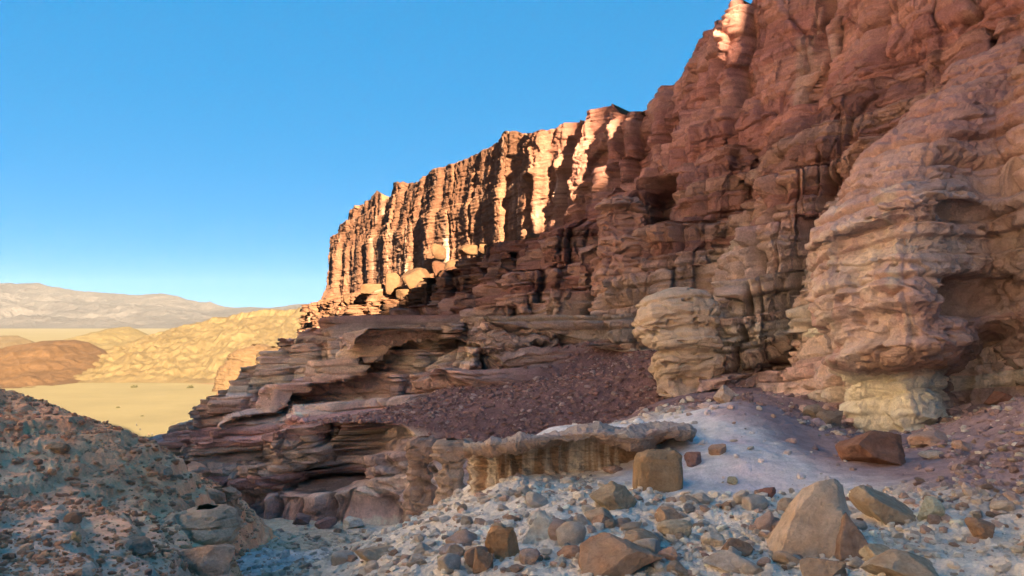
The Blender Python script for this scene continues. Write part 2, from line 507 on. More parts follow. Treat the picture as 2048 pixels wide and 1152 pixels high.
# beds
hardness = (.27 * low + .34 * mid + .11 * up)
ledgy = (LHARD[LI] > .8) * (LOFF[LI] > -.2)
disp += tr * (hardness + .30 * up * ledgy) * LOFF[LI] * (0.7 + .6 * perlin(SS * .15, LI * 1.3, .5))
rf = LF
eb = np.clip(np.minimum(LF, 1 - LF) / .13, 0, 1)
disp -= tr * (.28 * low + .36 * mid + .05 * up) * (1 - eb) * (.4 + LHARD[LI])
disp += tr * (.16 * low + .14 * mid + .05 * up) * rf
disp += tr * (.07 * up + .13 * mid + .10 * low) * fine(SG + .15 * perlin(X0 * .6, Y0 * .6, Z0))
X1, Y1 = xy_of(SS, D + macro)
disp += (1 - .6 * tal) * (.22 * fbm(X1 * .33, Y1 * .33, Z * .42, 4, .6) + .13 * fbm(X1 * 1.7, Y1 * 1.7, Z * 2.4, 4, .65)) + .16 * (ridged(X1 * .9, Y1 * .9, Z * .55, 3) - .6)
pit = sstep(.33, .55, fbm(X1 * 1.1 + 30, Y1 * 1.1, Z * 1.9, 2)) * tr
disp -= .45 * pit * (mid + .6 * low + .3 * up)
disp *= np.where(VV > 8.97, .8, 1) * (1 - .88 * tal) * (1 - .42 * low * sstep(1, 5, np.abs(SS + 3)))
D = D + macro
Z = Z + .10 * fbm(X1 * .9, Y1 * .9, Z * .9, 3) + tal * .12 * fbm(X1 * 2.2, Y1 * 2.2, Z, 3)
tread = sstep(4.02, 4.15, VV) * sstep(5.0, 4.9, VV) * (1 - tal)
Z = Z + tread * (1.1 * fbm(X1 * .35, Y1 * .35, .4, 4) + .5 * fbm(X1 * 1.3, Y1 * 1.3, .4, 3) - .25)
X, Y = xy_of(SS, D)
X, Y = X + HNX * disp, Y + HNY * disp
CC = rock_colour(X0, Y0, Z0, SG, LI, LF)
CC = CC + (np.array([.36, .24, .20]) * (1 + .4 * fbm(X0 * .9, Y0 * .9, Z0, 4))[..., None] - CC) * (.7 * tread)[..., None]
tc_ = np.array([.33, .185, .165]) * (1 + .35 * fbm(X0 * .8, Y0 * .8, Z0, 4))[..., None]
CC = CC * (1 + .28 * low * sstep(95, 70, SS))[..., None]
CC = CC + (tc_ - CC) * tal[..., None]
CW = (X, Y, Z, tal)
GF = grid_faces(NV, NS)
VALL = np.stack([X, Y, Z], -1).reshape(-1, 3)
CALL = CC.reshape(-1, 3)
kb = int(np.searchsorted(VK, 6.5))
def slab(name, r0, r1):
    v = np.stack([X[r0:r1], Y[r0:r1], Z[r0:r1]], -1)
    return mesh_obj(name, v.reshape(-1, 3), grid_faces(r1 - r0, NS), M_CLIFF, CC[r0:r1].reshape(-1, 3))
o = slab('cliff', kb, NV)
tag(o, 'high sheer red sandstone cliff with vertical joints, rising to the skyline', 'cliff', kind='structure')
o = slab('cliff_terraces', 0, kb + 1)
tag(o, 'banded purple and tan rock terraces stepping down below the high red cliff', 'rock terraces', kind='structure')
# plateau behind the rim
pl = np.stack([np.stack([X[-1], Y[-1], Z[-1]], -1)] + [np.stack([*xy_of(S, D[-1] - q), np.minimum(Z[-1] - .8, 30 - q * 1.2) if q < 5 else Z[-1] * 0 + 17 - q * .01], -1) for q in (3, 12, 60, 300)], 0)
o = mesh_obj('plateau', pl.reshape(-1, 3), grid_faces(5, NS), M_CLIFF, np.tile(np.array([.12, .072, .042]), (5 * NS, 1)))
tag(o, 'stony flat plateau above the red cliff rim', 'plateau', kind='structure')

# ------------------------------------------------------------------ thin plate ground
class TPS:
    def __init__(self, pts, lam=0.02):
        p = np.array(pts, float)
        self.c = p[:, :2]
        n = len(p)
        K = self.k(self.c, self.c) + lam * np.eye(n)
        P = np.c_[np.ones(n), self.c]
        A = np.block([[K, P], [P.T, np.zeros((3, 3))]])
        self.w = np.linalg.solve(A, np.r_[p[:, 2], 0, 0, 0])
    @staticmethod
    def k(a, b):
        r2 = ((a[:, None, :] - b[None, :, :]) ** 2).sum(-1)
        return .5 * r2 * np.log(r2 + 1e-9)
    def __call__(self, x, y):
        q = np.stack([np.ravel(x), np.ravel(y)], -1)
        out = np.empty(len(q))
        for a in range(0, len(q), 60000):
            b = q[a:a + 60000]
            out[a:a + 60000] = self.k(b, self.c) @ self.w[:-3] + self.w[-3] + b @ self.w[-2:]
        return out.reshape(np.shape(x))

G = [(2048, 1152, 10), (1700, 1152, 10.5), (1400, 1152, 11), (1100, 1152, 11.5), (850, 1152, 12.6), (700, 1152, 16.5), (560, 1150, 19.5),
     (1900, 1080, 12.3), (1650, 1100, 12), (1400, 1080, 13.3), (1150, 1080, 13.8), (1000, 1085, 14.3), (890, 1092, 15.2),
     (960, 1020, 18), (1030, 962, 22), (1150, 954, 22.6), (1300, 958, 21), (1400, 1000, 17.6), (1550, 995, 17.4),
     (1450, 905, 21), (1600, 930, 20), (1480, 803, 27), (1400, 818, 28), (1290, 850, 29), (1200, 850, 30), (1080, 865, 30), (1560, 834, 26),
     (1680, 900, 23.5), (1580, 800, 33), (1720, 865, 30), (1760, 872, 29),
     (2048, 800, 24), (1900, 868, 24), (1850, 900, 22), (2048, 960, 15.5), (2048, 1060, 12.4), (2350, 790, 19), (2400, 1000, 11), (2500, 700, 25),
     (1200, 1020, 16.6), (1700, 1000, 16), (1830, 1000, 14.8),
     (500, 1118, 26.5), (620, 1062, 35), (760, 1092, 31), (480, 1075, 36), (700, 1112, 23), (825, 1078, 31), (560, 1085, 31), (650, 1130, 20)]
GP = [tuple(W(*g)) for g in G]
GP += [(-10, 40, -10.6), (-20, 48, -11.4), (-26, 56, -12), (-36, 76, -13.6), (-44, 95, -19), (-60, 130, -34), (-90, 200, -58), (-30, 30, -11), (-14, 20, -8.2), (-16, 10, -7),
       (0, 0, -1.75), (-6, 0, -2.2), (8, 0, -1.6), (0, -14, 0), (-25, -10, 0), (25, -10, 1), (20, 8, -1.8), (30, 45, -5), (5, 45, -8), (-5, 50, -14), (12, 40, -4.0), (11.5, 44, -4.0), (8, 41, -4.4), (0, 40, -9), (-3, 34, -9.6), (-120, 120, -50), (20, 60, -4), (0, 70, -12)]
gtps = TPS(GP)

def ground_base(x, y):
    return gtps(x, y)

def ground_h(x, y):
    z = ground_base(x, y)
    pav = pavement(x, y)
    z = z + (1 - .8 * pav) * (.22 * fbm(x * .45, y * .45, 0.3, 3) + .17 * fbm(x * 1.5, y * 1.5, .8, 5, .62)) + pav * (.12 * fbm(x * .3, y * .3, 4.4, 3) + .05 * fbm(x * 1.6, y * 1.6, 4.4, 4))
    return z

def blob(x, y, cx, cy, rx, ry, rot=0.0):
    c, s_ = math.cos(rot), math.sin(rot)
    a = ((x - cx) * c + (y - cy) * s_) / rx
    b = (-(x - cx) * s_ + (y - cy) * c) / ry
    return a * a + b * b

def pavement(x, y):
    q = np.minimum(blob(x, y, 6.3, 23.4, 3.9, 5.6), blob(x, y, 3.3, 27.8, 6.0, 2.0))
    q = np.minimum(q, blob(x, y, 8.6, 20.5, 2.6, 3.4))
    return sstep(1.25, .8, q + .25 * fbm(x * .5, y * .5, 3.1, 3))

NA, NR = int(1150 * QUAL), int(820 * QUAL)
uu = np.concatenate([np.linspace(-2.2, -.46, 60), np.linspace(-.45, .78, NA - 100), np.linspace(.8, 2.4, 40)])
rr = np.exp(np.linspace(math.log(7.5), math.log(48), NR - 60))
rr = np.concatenate([np.linspace(1.0, 7.3, 30), rr, np.linspace(50, 260, 30)])
GX = uu[None, :] * rr[:, None]
GY = np.broadcast_to(rr[:, None], GX.shape)
GZ = ground_h(GX, GY)
def ground_colour(x, y):
    n = fbm(x * .6, y * .6, 1.1, 4)
    n2 = fbm(x * 3.1, y * 3.1, 4.1, 3)
    c = np.zeros(x.shape + (3,)) + np.array([.76, .665, .56])
    gul = sstep(-2.0, -6.0, x + .14 * (y - 15))
    c = mix(c, np.array([.52, .40, .27]), (gul * .8)[..., None])
    sand = sstep(1.2, .6, blob(x, y, -8.6, 25.0, 2.6, 3.2, .5) + .3 * n)
    c = mix(c, np.array([.62, .57, .52]), sand[..., None])
    pav = pavement(x, y)
    pc = mix(np.array([.80, .74, .70]), np.array([.64, .51, .51]), np.clip(.35 + 1.1 * n + .06 * (x - 6) - .04 * (y - 22), 0, 1)[..., None])
    c = mix(c, pc, pav[..., None])
    tal_ = sstep(-1.2, 1.2, (x - 7.9) * 1.0 - (22.5 - y) * .10 + n * 1.2 - .0 * y) * sstep(11.0, 14.0, y + n * 2)
    c = mix(c, np.array([.36, .245, .235]), tal_[..., None])
    tal2 = sstep(-1.0, 1.0, 2.5 * n + (y - 32) * .35) * sstep(14, 6, x) * sstep(0, 3, x)
    c = mix(c, np.array([.27, .16, .145]), (tal2 * (1 - pav))[..., None])
    return c * (1 + .30 * n + .25 * n2)[..., None]
o = mesh_obj('ground', np.stack([GX, GY, GZ], -1).reshape(-1, 3), grid_faces(*GX.shape), M_GROUND, ground_colour(GX, GY).reshape(-1, 3))
tag(o, 'pale stony ground of the gully with white rock pavement', 'ground', kind='structure')

def ray_ground(px, py, hf=None, lo=6, hi=60):
    hf = hf or ground_h
    t = np.exp(np.linspace(math.log(lo), math.log(hi), 260))
    x = (px - 1024) / F * t
    z = -(py - 640) / F * t
    g = hf(x, t)
    k = np.argmax(g > z)
    if not (g > z).any():
        k = len(t) - 1
    return np.array([x[k], t[k], g[k]])

# ------------------------------------------------------------------ left hillside
H = [(0, 1152, 9), (200, 1152, 10.5), (400, 1152, 13.5), (450, 1148, 16), (0, 1000, 14), (200, 1000, 17), (400, 1075, 17.5), (442, 1045, 21.5),
     (0, 880, 24), (200, 905, 29), (330, 950, 33), (445, 1000, 29), (0, 777, 45), (60, 799, 46), (130, 828, 48), (190, 848, 50), (230, 862, 52), (310, 887, 57), (400, 950, 41), (450, 985, 34),
     (-300, 800, 30), (-300, 1000, 12), (-400, 760, 45)]
HP = [tuple(W(*h)) for h in H]
HP += [(-34, 62, -10), (-28, 64, -13), (-48, 62, -9), (-30, 80, -22), (-60, 90, -26), (-19, 50, -12.5), (-12.5, 38, -11.5), (-8.7, 28, -10.0), (-7.4, 22, -9), (-4.6, 14.5, -6.2), (-3.0, 11, -4.8), (-2.0, 8.5, -4.2), (-21, 60, -14.5), (-100, 60, -2), (-20, 5, -1.2), (-60, 30, 0), (-10, 4, -2)]
htps = TPS(HP)
def hill_h(x, y):
    z = htps(x, y)
    z = z + .30 * fbm(x * .35, y * .35, 7.7, 4) + .20 * fbm(x * 1.5, y * 1.5, 2.2, 5, .66) + .07 * (ridged(x * 2.6, y * 2.6, .4, 3) - .6)
    q = z * 1.0 + .25 * x * 0
    # thin ledges in the slope
    t = q / .42 + .5 * perlin(x * .2, y * .2, 3.3)
    fr = t - np.floor(t)
    ledge = (np.floor(t) + sstep(.35, .8, fr) - .5 * perlin(x * .2, y * .2, 3.3)) * .42
    return mix(z, ledge, .75 * sstep(-.35, .05, fbm(x * .3, y * .3, 11.1, 3)))
hu = np.linspace(-1.5, -.25, int(760 * QUAL))
hr = np.concatenate([np.exp(np.linspace(math.log(5), math.log(62), int(760 * QUAL))), np.linspace(64, 120, 12)])
HX = hu[None, :] * hr[:, None]
HY = np.broadcast_to(hr[:, None], HX.shape)
HZ = hill_h(HX, HY)
n = fbm(HX * .25, HY * .25, 1.4, 4)
n2 = fbm(HX * 2.2, HY * 2.2, 1.4, 4)
hc = mix(np.array([.74, .350, .190]), np.array([.80, .42, .255]), sstep(-.35, .5, n - .04 * (HY - 22))[..., None])
hc = mix(hc, np.array([.44, .385, .32]), (sstep(18, 10, HY + 4 * n) * .6)[..., None])
hc = 1.25 * hc * (1 + .4 * n2)[..., None]
o = mesh_obj('hillside', np.stack([HX, HY, HZ], -1).reshape(-1, 3), grid_faces(*HX.shape), M_GROUND, hc.reshape(-1, 3))
tag(o, 'shaded brown stony hillside sloping down into the gully', 'hillside', kind='structure')

# ------------------------------------------------------------------ lofted rock bodies
def crom(P, m):
    """Catmull-Rom along axis 0, m samples"""
    n = len(P)
    t = np.linspace(0, n - 1, m)
    i = np.clip(t.astype(int), 0, n - 2)
    f = (t - i)
    sh = (-1,) + (1,) * (P.ndim - 1)
    f = f.reshape(sh)
    p0, p1, p2, p3 = P[np.clip(i - 1, 0, n - 1)], P[i], P[i + 1], P[np.clip(i + 2, 0, n - 1)]
    k = .5
    return p1 + f * (k * (p2 - p0) + f * (2 * k * p0 - (3 - k) * p1 + (3 - 2 * k) * p2 - k * p3 + f * (-k * p0 + (2 - k) * p1 + (k - 2) * p2 + k * p3)))

def body_disp(Vg, Nn, amp=1.0, bed=.22, lump=.3, pits=.25, fin=.05, sc=1.0, joint=.0, seed=0, fac=.22):
    x, y, z = Vg[..., 0], Vg[..., 1], Vg[..., 2]
    sg = sigma(x, y, z)
    i, f = layer(sg)
    s, d = sd_of(x, y)
    dd = bed * LOFF[i] * np.clip(np.minimum(f, 1 - f) * 6, 0, 1) + bed * .8 * (1 - (2 * f - 1) ** 6) - bed * .5
    dd += fin * fine(sg + .1 * perlin(x, y, z))
    dd += lump * fbm(x * .5 / sc + seed, y * .5 / sc, z * .6 / sc, 4, .55) + lump * .25 * fbm(x * 2.4 / sc, y * 2.4 / sc, z * 3 / sc + seed, 3)
    pit = sstep(.30, .5, fbm(x * 1.3 / sc + 30 + seed, y * 1.3 / sc, z * 2.2 / sc, 2))
    dd -= pits * pit
    if fac:
        aa_ = x * .8 + y * .75
        for k_, (cw_, ch_, am_) in enumerate(((2.0, 1.3, 1.0), (.85, .55, .4))):
            fv, fe = facets((aa_ + .3 * perlin(x, y, z)) / sc, (z + .15 * aa_ + .2 * perlin(x * .7, y * .7, z)) / sc, cw_, ch_, 20 + k_ + seed)
            dd += fac * am_ * fv - fac * .6 * am_ * np.exp(-(fe / .07) ** 2)
    if joint:
        ci, cdist, cf = crack_cells(s * 1.0 + d * .6 + .5 * perlin(x * .5, y * .5, z * .5), 50 + seed, 1.2 * sc, 3.2 * sc)
        dd -= joint * np.exp(-(cdist / (.12 * sc)) ** 2)
        dd += joint * .5 * (h01(ci, i) - .5)
    h = Nn.copy()
    h[..., 2] *= .35
    return Vg + h * (amp * dd)[..., None], sg, i, f

def tower(name, rows, depth, label, cat, thick=.8, mat=None, n=3.2, nv=150, nu=170, tintf=None, group=None, yaw=0.0, **kw):
    """free standing rock: rows of (py, left px, right px) at one distance, closed at the top"""
    rows = [r if len(r) == 4 else r + (0.0,) for r in rows]
    py = np.array([r[0] for r in rows], float)
    zl = -(py - 640) / F * depth
    xl = (np.array([r[1] for r in rows]) - 1024) / F * depth
    xr = (np.array([r[2] for r in rows]) - 1024) / F * depth
    yo = np.array([r[3] for r in rows])
    ctrl = np.stack([zl, (xl + xr) / 2, (xr - xl) / 2, yo], -1)
    prm = crom(ctrl, nv)
    a = np.linspace(0, 2 * math.pi, nu, endpoint=False)
    ca, sa = np.cos(a), np.sin(a)
    ex = 2.0 / n
    bx = np.sign(ca) * np.abs(ca) ** ex
    by = np.sign(sa) * np.abs(sa) ** ex
    rx = np.maximum(prm[:, 2], .02)
    V = np.zeros((nv, nu, 3))
    cyw, syw = math.cos(yaw), math.sin(yaw)
    lx, ly = rx[:, None] * bx, rx[:, None] * thick * by
    V[..., 0] = prm[:, 1:2] + lx * cyw - ly * syw
    V[..., 1] = depth + prm[:, 3:4] + rx.max() * thick * .3 + lx * syw + ly * cyw
    V[..., 2] = prm[:, 0:1]
    Nn = normals(V, True)
    out = V - V.mean(1, keepdims=True)
    flip = np.sign((Nn * out).sum(-1).mean())
    Nn = Nn * flip
    V2, sg, i, f = body_disp(V, Nn, **kw)
    c = rock_colour(V2[..., 0], V2[..., 1], V2[..., 2], sg, i, f)
    if tintf is not None:
        c = tintf(c, V2)
    top = V2[-1].mean(0)[None]
    Vf = np.concatenate([V2.reshape(-1, 3), top])
    cf = np.concatenate([c.reshape(-1, 3), c[-1].mean(0)[None]])
    fs = grid_faces(nv, nu, True)
    b = (nv - 1) * nu
    cap = np.array([[b + j, b + (j + 1) % nu, nv * nu, nv * nu] for j in range(nu)])
    me_f = [list(q) for q in fs] 
    o = mesh_obj(name, Vf, fs if flip > 0 else fs[:, ::-1], mat or M_ROCK, cf)
    tag(o, label, cat, group)
    return o

def toward(colr, k=.7):
    colr = np.array(colr)
    def t(c, V):
        m = c.mean(-1, keepdims=True) / .27
        return mix(c, colr * (.55 + .45 * np.clip(m, .4, 1.5)), k)
    return t

# --- big overhanging buttress on the right
BROWS = [  # C0..C6 as (px, py, depth), bottom to top
 [(1735, 935, 42), (1700, 940, 32.0), (1760, 940, 29.0), (1850, 940, 28.0), (1930, 935, 31.0), (2110, 925, 28), (2500, 925, 34)],
 [(1730, 800, 42), (1693, 800, 31.8), (1752, 800, 29.6), (1850, 800, 28.7), (1930, 800, 32.5), (2110, 790, 30), (2500, 790, 34)],
 [(1725, 755, 42), (1690, 757, 31.6), (1745, 752, 29.8), (1845, 748, 28.9), (1940, 740, 32.5), (2110, 730, 30), (2500, 730, 34)],
 [(1705, 722, 42), (1664, 722, 31.2), (1730, 728, 28.4), (1868, 712, 27.0), (1965, 690, 31.5), (2120, 670, 29), (2500, 670, 34)],
 [(1700, 690, 42), (1650, 672, 31.0), (1728, 690, 27.9), (1880, 672, 26.4), (1985, 636, 29.4), (2130, 625, 27.5), (2500, 610, 34)],
 [(1690, 610, 42), (1628, 610, 31.0), (1722, 610, 28.1), (1850, 590, 26.7), (1975, 592, 30.4), (2140, 575, 28.6), (2500, 560, 34)],
 [(1690, 545, 42), (1624, 545, 31.0), (1720, 530, 28.4), (1842, 505, 27.0), (1970, 520, 29.6), (2140, 500, 27.6), (2500, 490, 34)],
 [(1690, 500, 42), (1632, 502, 31.3), (1720, 470, 28.9), (1840, 440, 27.5), (1960, 440, 29.2), (2140, 420, 27.6), (2500, 400, 34)],
 [(1690, 480, 42), (1622, 486, 31.0), (1715, 440, 28.5), (1845, 392, 27.2), (1975, 392, 28.6), (2140, 350, 26.6), (2500, 330, 34)],
 [(1720, 400, 44), (1668, 420, 32.6), (1745, 372, 30.4), (1850, 350, 29.2), (1975, 345, 30.2), (2140, 300, 28.2), (2500, 280, 36)],
 [(1790, 310, 46), (1735, 318, 34.4), (1800, 290, 32.2), (1885, 268, 31.0), (1990, 262, 31.4), (2150, 225, 29.6), (2500, 200, 38)],
 [(1880, 215, 48), (1840, 218, 37.0), (1880, 200, 34.8), (1945, 180, 33.4), (2020, 170, 33.4), (2170, 130, 31.6), (2500, 110, 40)],
 [(1935, 160, 49), (1890, 178, 38.5), (1920, 165, 36.6), (1975, 145, 35.4), (2040, 125, 34.6), (2190, 80, 33.0), (2500, 60, 41)],
 [(1960, 120, 50), (1905, 140, 40.0), (1945, 125, 38.4), (2000, 100, 37.2), (2060, 75, 36.6), (2210, 20, 35.0), (2500, 10, 42)],
 [(2010, 85, 52), (1975, 95, 44), (2015, 75, 42), (2060, 50, 41), (2120, 15, 40), (2260, -40, 38), (2500, -50, 44)],
 [(2060, 60, 54), (2060, 70, 50), (2100, 50, 48), (2140, 25, 47), (2200, -10, 46), (2320, -60, 44), (2520, -80, 48)],
]
BC = np.array([[W(*p) for p in r] for r in BROWS])
nvB, nuB = int(700 * QUAL), int(620 * QUAL)
BG = crom(BC, nvB)
BG = np.swapaxes(crom(np.swapaxes(BG, 0, 1), nuB), 0, 1)
BN = normals(BG)
if (BN[..., 1].mean()) > 0: BN = -BN
x, y, z = BG[..., 0], BG[..., 1], BG[..., 2]
V2, sg, li, lf = body_disp(BG, BN, amp=1.0, bed=.27, lump=.50, pits=.30, fin=.06, sc=.9, joint=.10, fac=.13)
V2 = V2 + BN * (.20 * (ridged(x * .9, y * .9, z * .5, 4) - .6))[..., None]
# hollows of the right face and honeycomb pits
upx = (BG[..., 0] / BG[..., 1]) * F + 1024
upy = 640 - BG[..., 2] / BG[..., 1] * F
def hollow(cx, cy, rx, ry, dep):
    q = ((BG[..., 0] - (cx - 1024) / F * 28.5) / (rx / F * 28.5)) ** 2 + ((BG[..., 2] + (cy - 640) / F * 28.5) / (ry / F * 28.5)) ** 2
    return dep * np.exp(-q ** 1.5)
hol = hollow(1945, 590, 80, 34, 2.3) + hollow(2040, 380, 66, 26, 2.2) + hollow(1905, 425, 60, 18, 1.2) + hollow(1960, 300, 70, 12, .8) + hollow(1738, 590, 12, 10, .35) + hollow(1705, 560, 8, 8, .3) + hollow(1690, 600, 9, 10, .3) + hollow(1770, 555, 8, 6, .3)
V2 = V2 - BN * hol[..., None]
bc = rock_colour(x, y, z, sg, li, lf)
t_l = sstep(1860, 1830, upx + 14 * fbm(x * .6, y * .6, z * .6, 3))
n = fbm(x * .5, y * .5, z * .6, 4)
n3 = fbm(x * 1.2, y * 1.2, z * .35, 4)
pk = np.array([.52, .295, .255]); tn = np.array([.57, .43, .35]); pw = np.array([.62, .53, .40]); dk = np.array([.30, .165, .13])
b2 = mix(pk, tn, sstep(-.25, .35, n)[..., None] * np.ones(3))
b2 = mix(b2, pw, (sstep(.1, .45, n3) * .7)[..., None])
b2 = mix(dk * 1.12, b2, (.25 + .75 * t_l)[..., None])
b2 = mix(b2, np.array([.43, .225, .19]), (sstep(4.0, 6.5, z + n) * .8)[..., None])
white = sstep(-1.75, -2.35, z + .15 * n) * sstep(1905, 1870, upx)
b2 = mix(b2, np.array([.80, .72, .56]), white[..., None])
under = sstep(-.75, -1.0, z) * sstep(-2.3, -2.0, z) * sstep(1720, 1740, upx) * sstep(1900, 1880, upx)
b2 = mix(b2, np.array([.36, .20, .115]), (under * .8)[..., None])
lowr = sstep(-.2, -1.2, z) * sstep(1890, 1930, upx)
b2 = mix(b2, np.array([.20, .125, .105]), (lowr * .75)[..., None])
strk = sstep(.25, .5, fbm(x * 1.6, y * 1.6, z * .12, 3)) * lowr
b2 = mix(b2, np.array([.46, .42, .35]), (strk * .7)[..., None])
dkrun = sstep(.2, .5, -fbm(x * 1.4, y * 1.4, z * .25, 4))
b2 = b2 * (1 - .3 * dkrun)[..., None]
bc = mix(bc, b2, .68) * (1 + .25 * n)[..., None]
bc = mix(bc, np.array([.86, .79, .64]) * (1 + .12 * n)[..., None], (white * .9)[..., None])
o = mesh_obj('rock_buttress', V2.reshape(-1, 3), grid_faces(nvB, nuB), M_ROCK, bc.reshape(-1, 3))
tag(o, 'huge overhanging pink and tan sandstone buttress standing on a narrow white base', 'rock buttress')

# --- domed knob, spire, promontory, columns against the wall
tower('rock_dome', [(790, 1318, 1458), (745, 1312, 1452), (716, 1306, 1450), (702, 1320, 1436), (692, 1296, 1442), (672, 1283, 1438), (650, 1280, 1434), (615, 1284, 1432), (592, 1302, 1424), (578, 1330, 1400), (572, 1352, 1376)],
      44, 'pale rounded rock dome with pitted domed top on a stepped foot, at the cliff base', 'rock dome', thick=.75, bed=.14, lump=.34, pits=.4, fin=.07, fac=.14, nv=220, nu=260, tintf=toward((.50, .385, .275), .75))
tower('rock_spire', [(700, 1195, 1345), (660, 1196, 1350), (600, 1200, 1345), (560, 1200, 1345), (505, 1197, 1330), (480, 1200, 1318), (440, 1200, 1290), (425, 1206, 1288), (405, 1212, 1272), (392, 1222, 1262), (386, 1236, 1250)],
      57, 'tall brown spire of rock leaning on the cliff, its tip catching sunlight', 'rock spire', thick=.7, n=4.0, fac=.42, bed=.20, lump=.6, pits=.35, fin=.08, joint=.14, nv=260, nu=260, tintf=toward((.40, .235, .18), .5))
tower('rock_column', [(1090, 800, 868), (1040, 803, 868), (1010, 806, 866), (960, 812, 862), (925, 818, 862), (912, 812, 872), (895, 810, 876), (880, 816, 872), (872, 830, 862)],
      31.5, 'brown rock column with wide cap, the left one of the pair', 'rock column', group='pair of rock columns', thick=.9, bed=.10, lump=.22, pits=.12, fin=.05, sc=.6, fac=.09, nv=170, nu=170, tintf=toward((.38, .255, .185), .7))
tower('rock_column', [(1090, 868, 936), (1040, 870, 936), (1000, 872, 934), (950, 876, 932), (930, 884, 930), (915, 872, 938), (898, 866, 944), (886, 872, 942), (878, 890, 930)],
      30.0, 'paler rock column with flat pale cap, beside the gravel spur', 'rock column', group='pair of rock columns', thick=.9, bed=.10, lump=.22, pits=.12, fin=.05, sc=.6, fac=.09, nv=170, nu=170, tintf=toward((.43, .31, .22), .7))

# --- undercut ledge in the middle
cols = [930, 965, 1010, 1070, 1130, 1190, 1230, 1270, 1310, 1350, 1385]
lipy = [893, 887, 884, 874, 868, 862, 866, 872, 862, 856, 862]
lipb = [908, 904, 899, 891, 886, 880, 888, 896, 882, 872, 878]
ldep = [22.4, 22.0, 21.8, 21.8, 21.8, 21.7, 21.6, 21.6, 22.0, 22.4, 23.0]
LR = []
for (dp, dy_, fn) in ((6.5, None, 'back'), (2.5, None, 'mid'), (.35, -1, 'lip'), (0, 6, 'lip'), (.15, 0, 'lipb'), (.9, 8, 'lipb'), (1.35, 22, 'lipb'), (1.4, 45, 'lipb'), (1.2, 95, 'lipb')):
    row = []
    for k, cx in enumerate(cols):
        X_ = (cx - 1024) / F * ldep[k]
        yy = ldep[k] + dp
        if fn == 'lip': zz = -(lipy[k] + dy_ - 640) / F * ldep[k]
        elif fn == 'lipb': zz = -(lipb[k] + dy_ - 640) / F * ldep[k]
        else:
            z1 = float(ground_base(np.array(X_), np.array(ldep[k] + 6.5)))
            z0 = -(lipy[k] - 640) / F * ldep[k]
            zz = mix(z0, z1, dp / 6.5) + (.06 if fn == 'mid' else -.25)
        row.append((X_, yy, zz))
    LR.append(row)
LRG = crom(np.array(LR), int(260 * QUAL))
LRG = np.swapaxes(crom(np.swapaxes(LRG, 0, 1), int(520 * QUAL)), 0, 1)
LN = normals(LRG)
if LN[..., 2].mean() < 0: LN = -LN
x, y, z = LRG[..., 0], LRG[..., 1], LRG[..., 2]
vrow = np.linspace(0, 1, LRG.shape[0])[:, None] * np.ones_like(x)
dd = .46 * fbm(x * .9, y * .9, z * 1.6, 5, .6) + .12 * fine(sigma(x, y, z * 2.2)) * sstep(.2, .3, vrow) + .05 * fbm(x * 4, y * 4, z * 6, 3) + .16 * perlin(x * 1.4, 2.2, .4) * sstep(.2, .35, vrow) * sstep(.7, .5, vrow)
dd -= .22 * sstep(.62, .75, vrow) * np.abs(perlin(x * 2.3, .3, z * .15))
V2 = LRG + LN * dd[..., None]
n = fbm(x * 1.2, y * 1.2, z, 4)
topc = mix(np.array([.52, .44, .38]), np.array([.40, .28, .25]), np.clip(.4 + n, 0, 1)[..., None])
st = fbm(x * 2.6, 3.3, z * .25, 4, .6)
wal = mix(np.array([.40, .26, .17]), np.array([.78, .68, .55]), sstep(-.15, .35, st)[..., None])
wal = mix(wal, np.array([.34, .20, .115]), (sstep(3.0, 3.6, x) * .75)[..., None])
lc = mix(topc, np.array([.40, .255, .175]), (sstep(.33, .42, vrow) * .8)[..., None])
lc = mix(lc, wal, sstep(.60, .70, vrow)[..., None]) * (1 + .3 * n)[..., None]
o = mesh_obj('rock_ledge', V2.reshape(-1, 3), grid_faces(*x.shape), M_ROCK, lc.reshape(-1, 3))
tag(o, 'undercut pale rock ledge with streaked white and brown wall beneath', 'rock ledge')

# ------------------------------------------------------------------ boulders
def ico(sub):
    import bmesh
    bm = bmesh.new()
    bmesh.ops.create_icosphere(bm, subdivisions=sub, radius=1.0)
    V = np.array([v.co[:] for v in bm.verts]); Fc = np.array([[v.index for v in f.verts] for f in bm.faces])
    bm.free()
    return V, Fc
ICO = {k: ico(k) for k in (1, 2, 3, 4, 5)}

def boulder_verts(seed, sub=4, cuts=11, rough=.10, box=.5, depth=(.55, .92)):
    r = np.random.default_rng(seed)
    V, Fc = ICO[sub]
    V = V.copy()
    V = np.sign(V) * np.abs(V) ** (1 - box * .5)          # towards a block
    for k in range(cuts):
        nn = r.normal(size=3); nn /= np.linalg.norm(nn)
        h = r.uniform(*depth)
        e = np.maximum(V @ nn - h, 0)
        V = V - e[:, None] * nn
    q = r.uniform(0, 50)
    rad = rough * fbm(V[:, 0] * 1.4 + q, V[:, 1] * 1.4, V[:, 2] * 1.4, 4, .55) + rough * .3 * fbm(V[:, 0] * 6 + q, V[:, 1] * 6, V[:, 2] * 6, 3)
    V = V * (1 + rad)[:, None]
    if sub >= 4:
        ax = r.normal(size=3) * .5 + np.array([0, 0, 1.0]); ax /= np.linalg.norm(ax)
        t_ = V @ ax * 9 + 1.5 * fbm(V[:, 0] * 1.2 + q, V[:, 1] * 1.2, V[:, 2] * 1.2, 3)
        V = V * (1 + .018 * h01(np.floor(t_), seed) - .03 * sstep(.5, .75, ridged(V[:, 0] * 1.1 + q, V[:, 1] * 1.1, V[:, 2] * 1.1, 3) - .15))[:, None]
    lo, hi = V.min(0), V.max(0)
    V = (V - (lo + hi) / 2) / ((hi - lo) / 2)
    return V, Fc

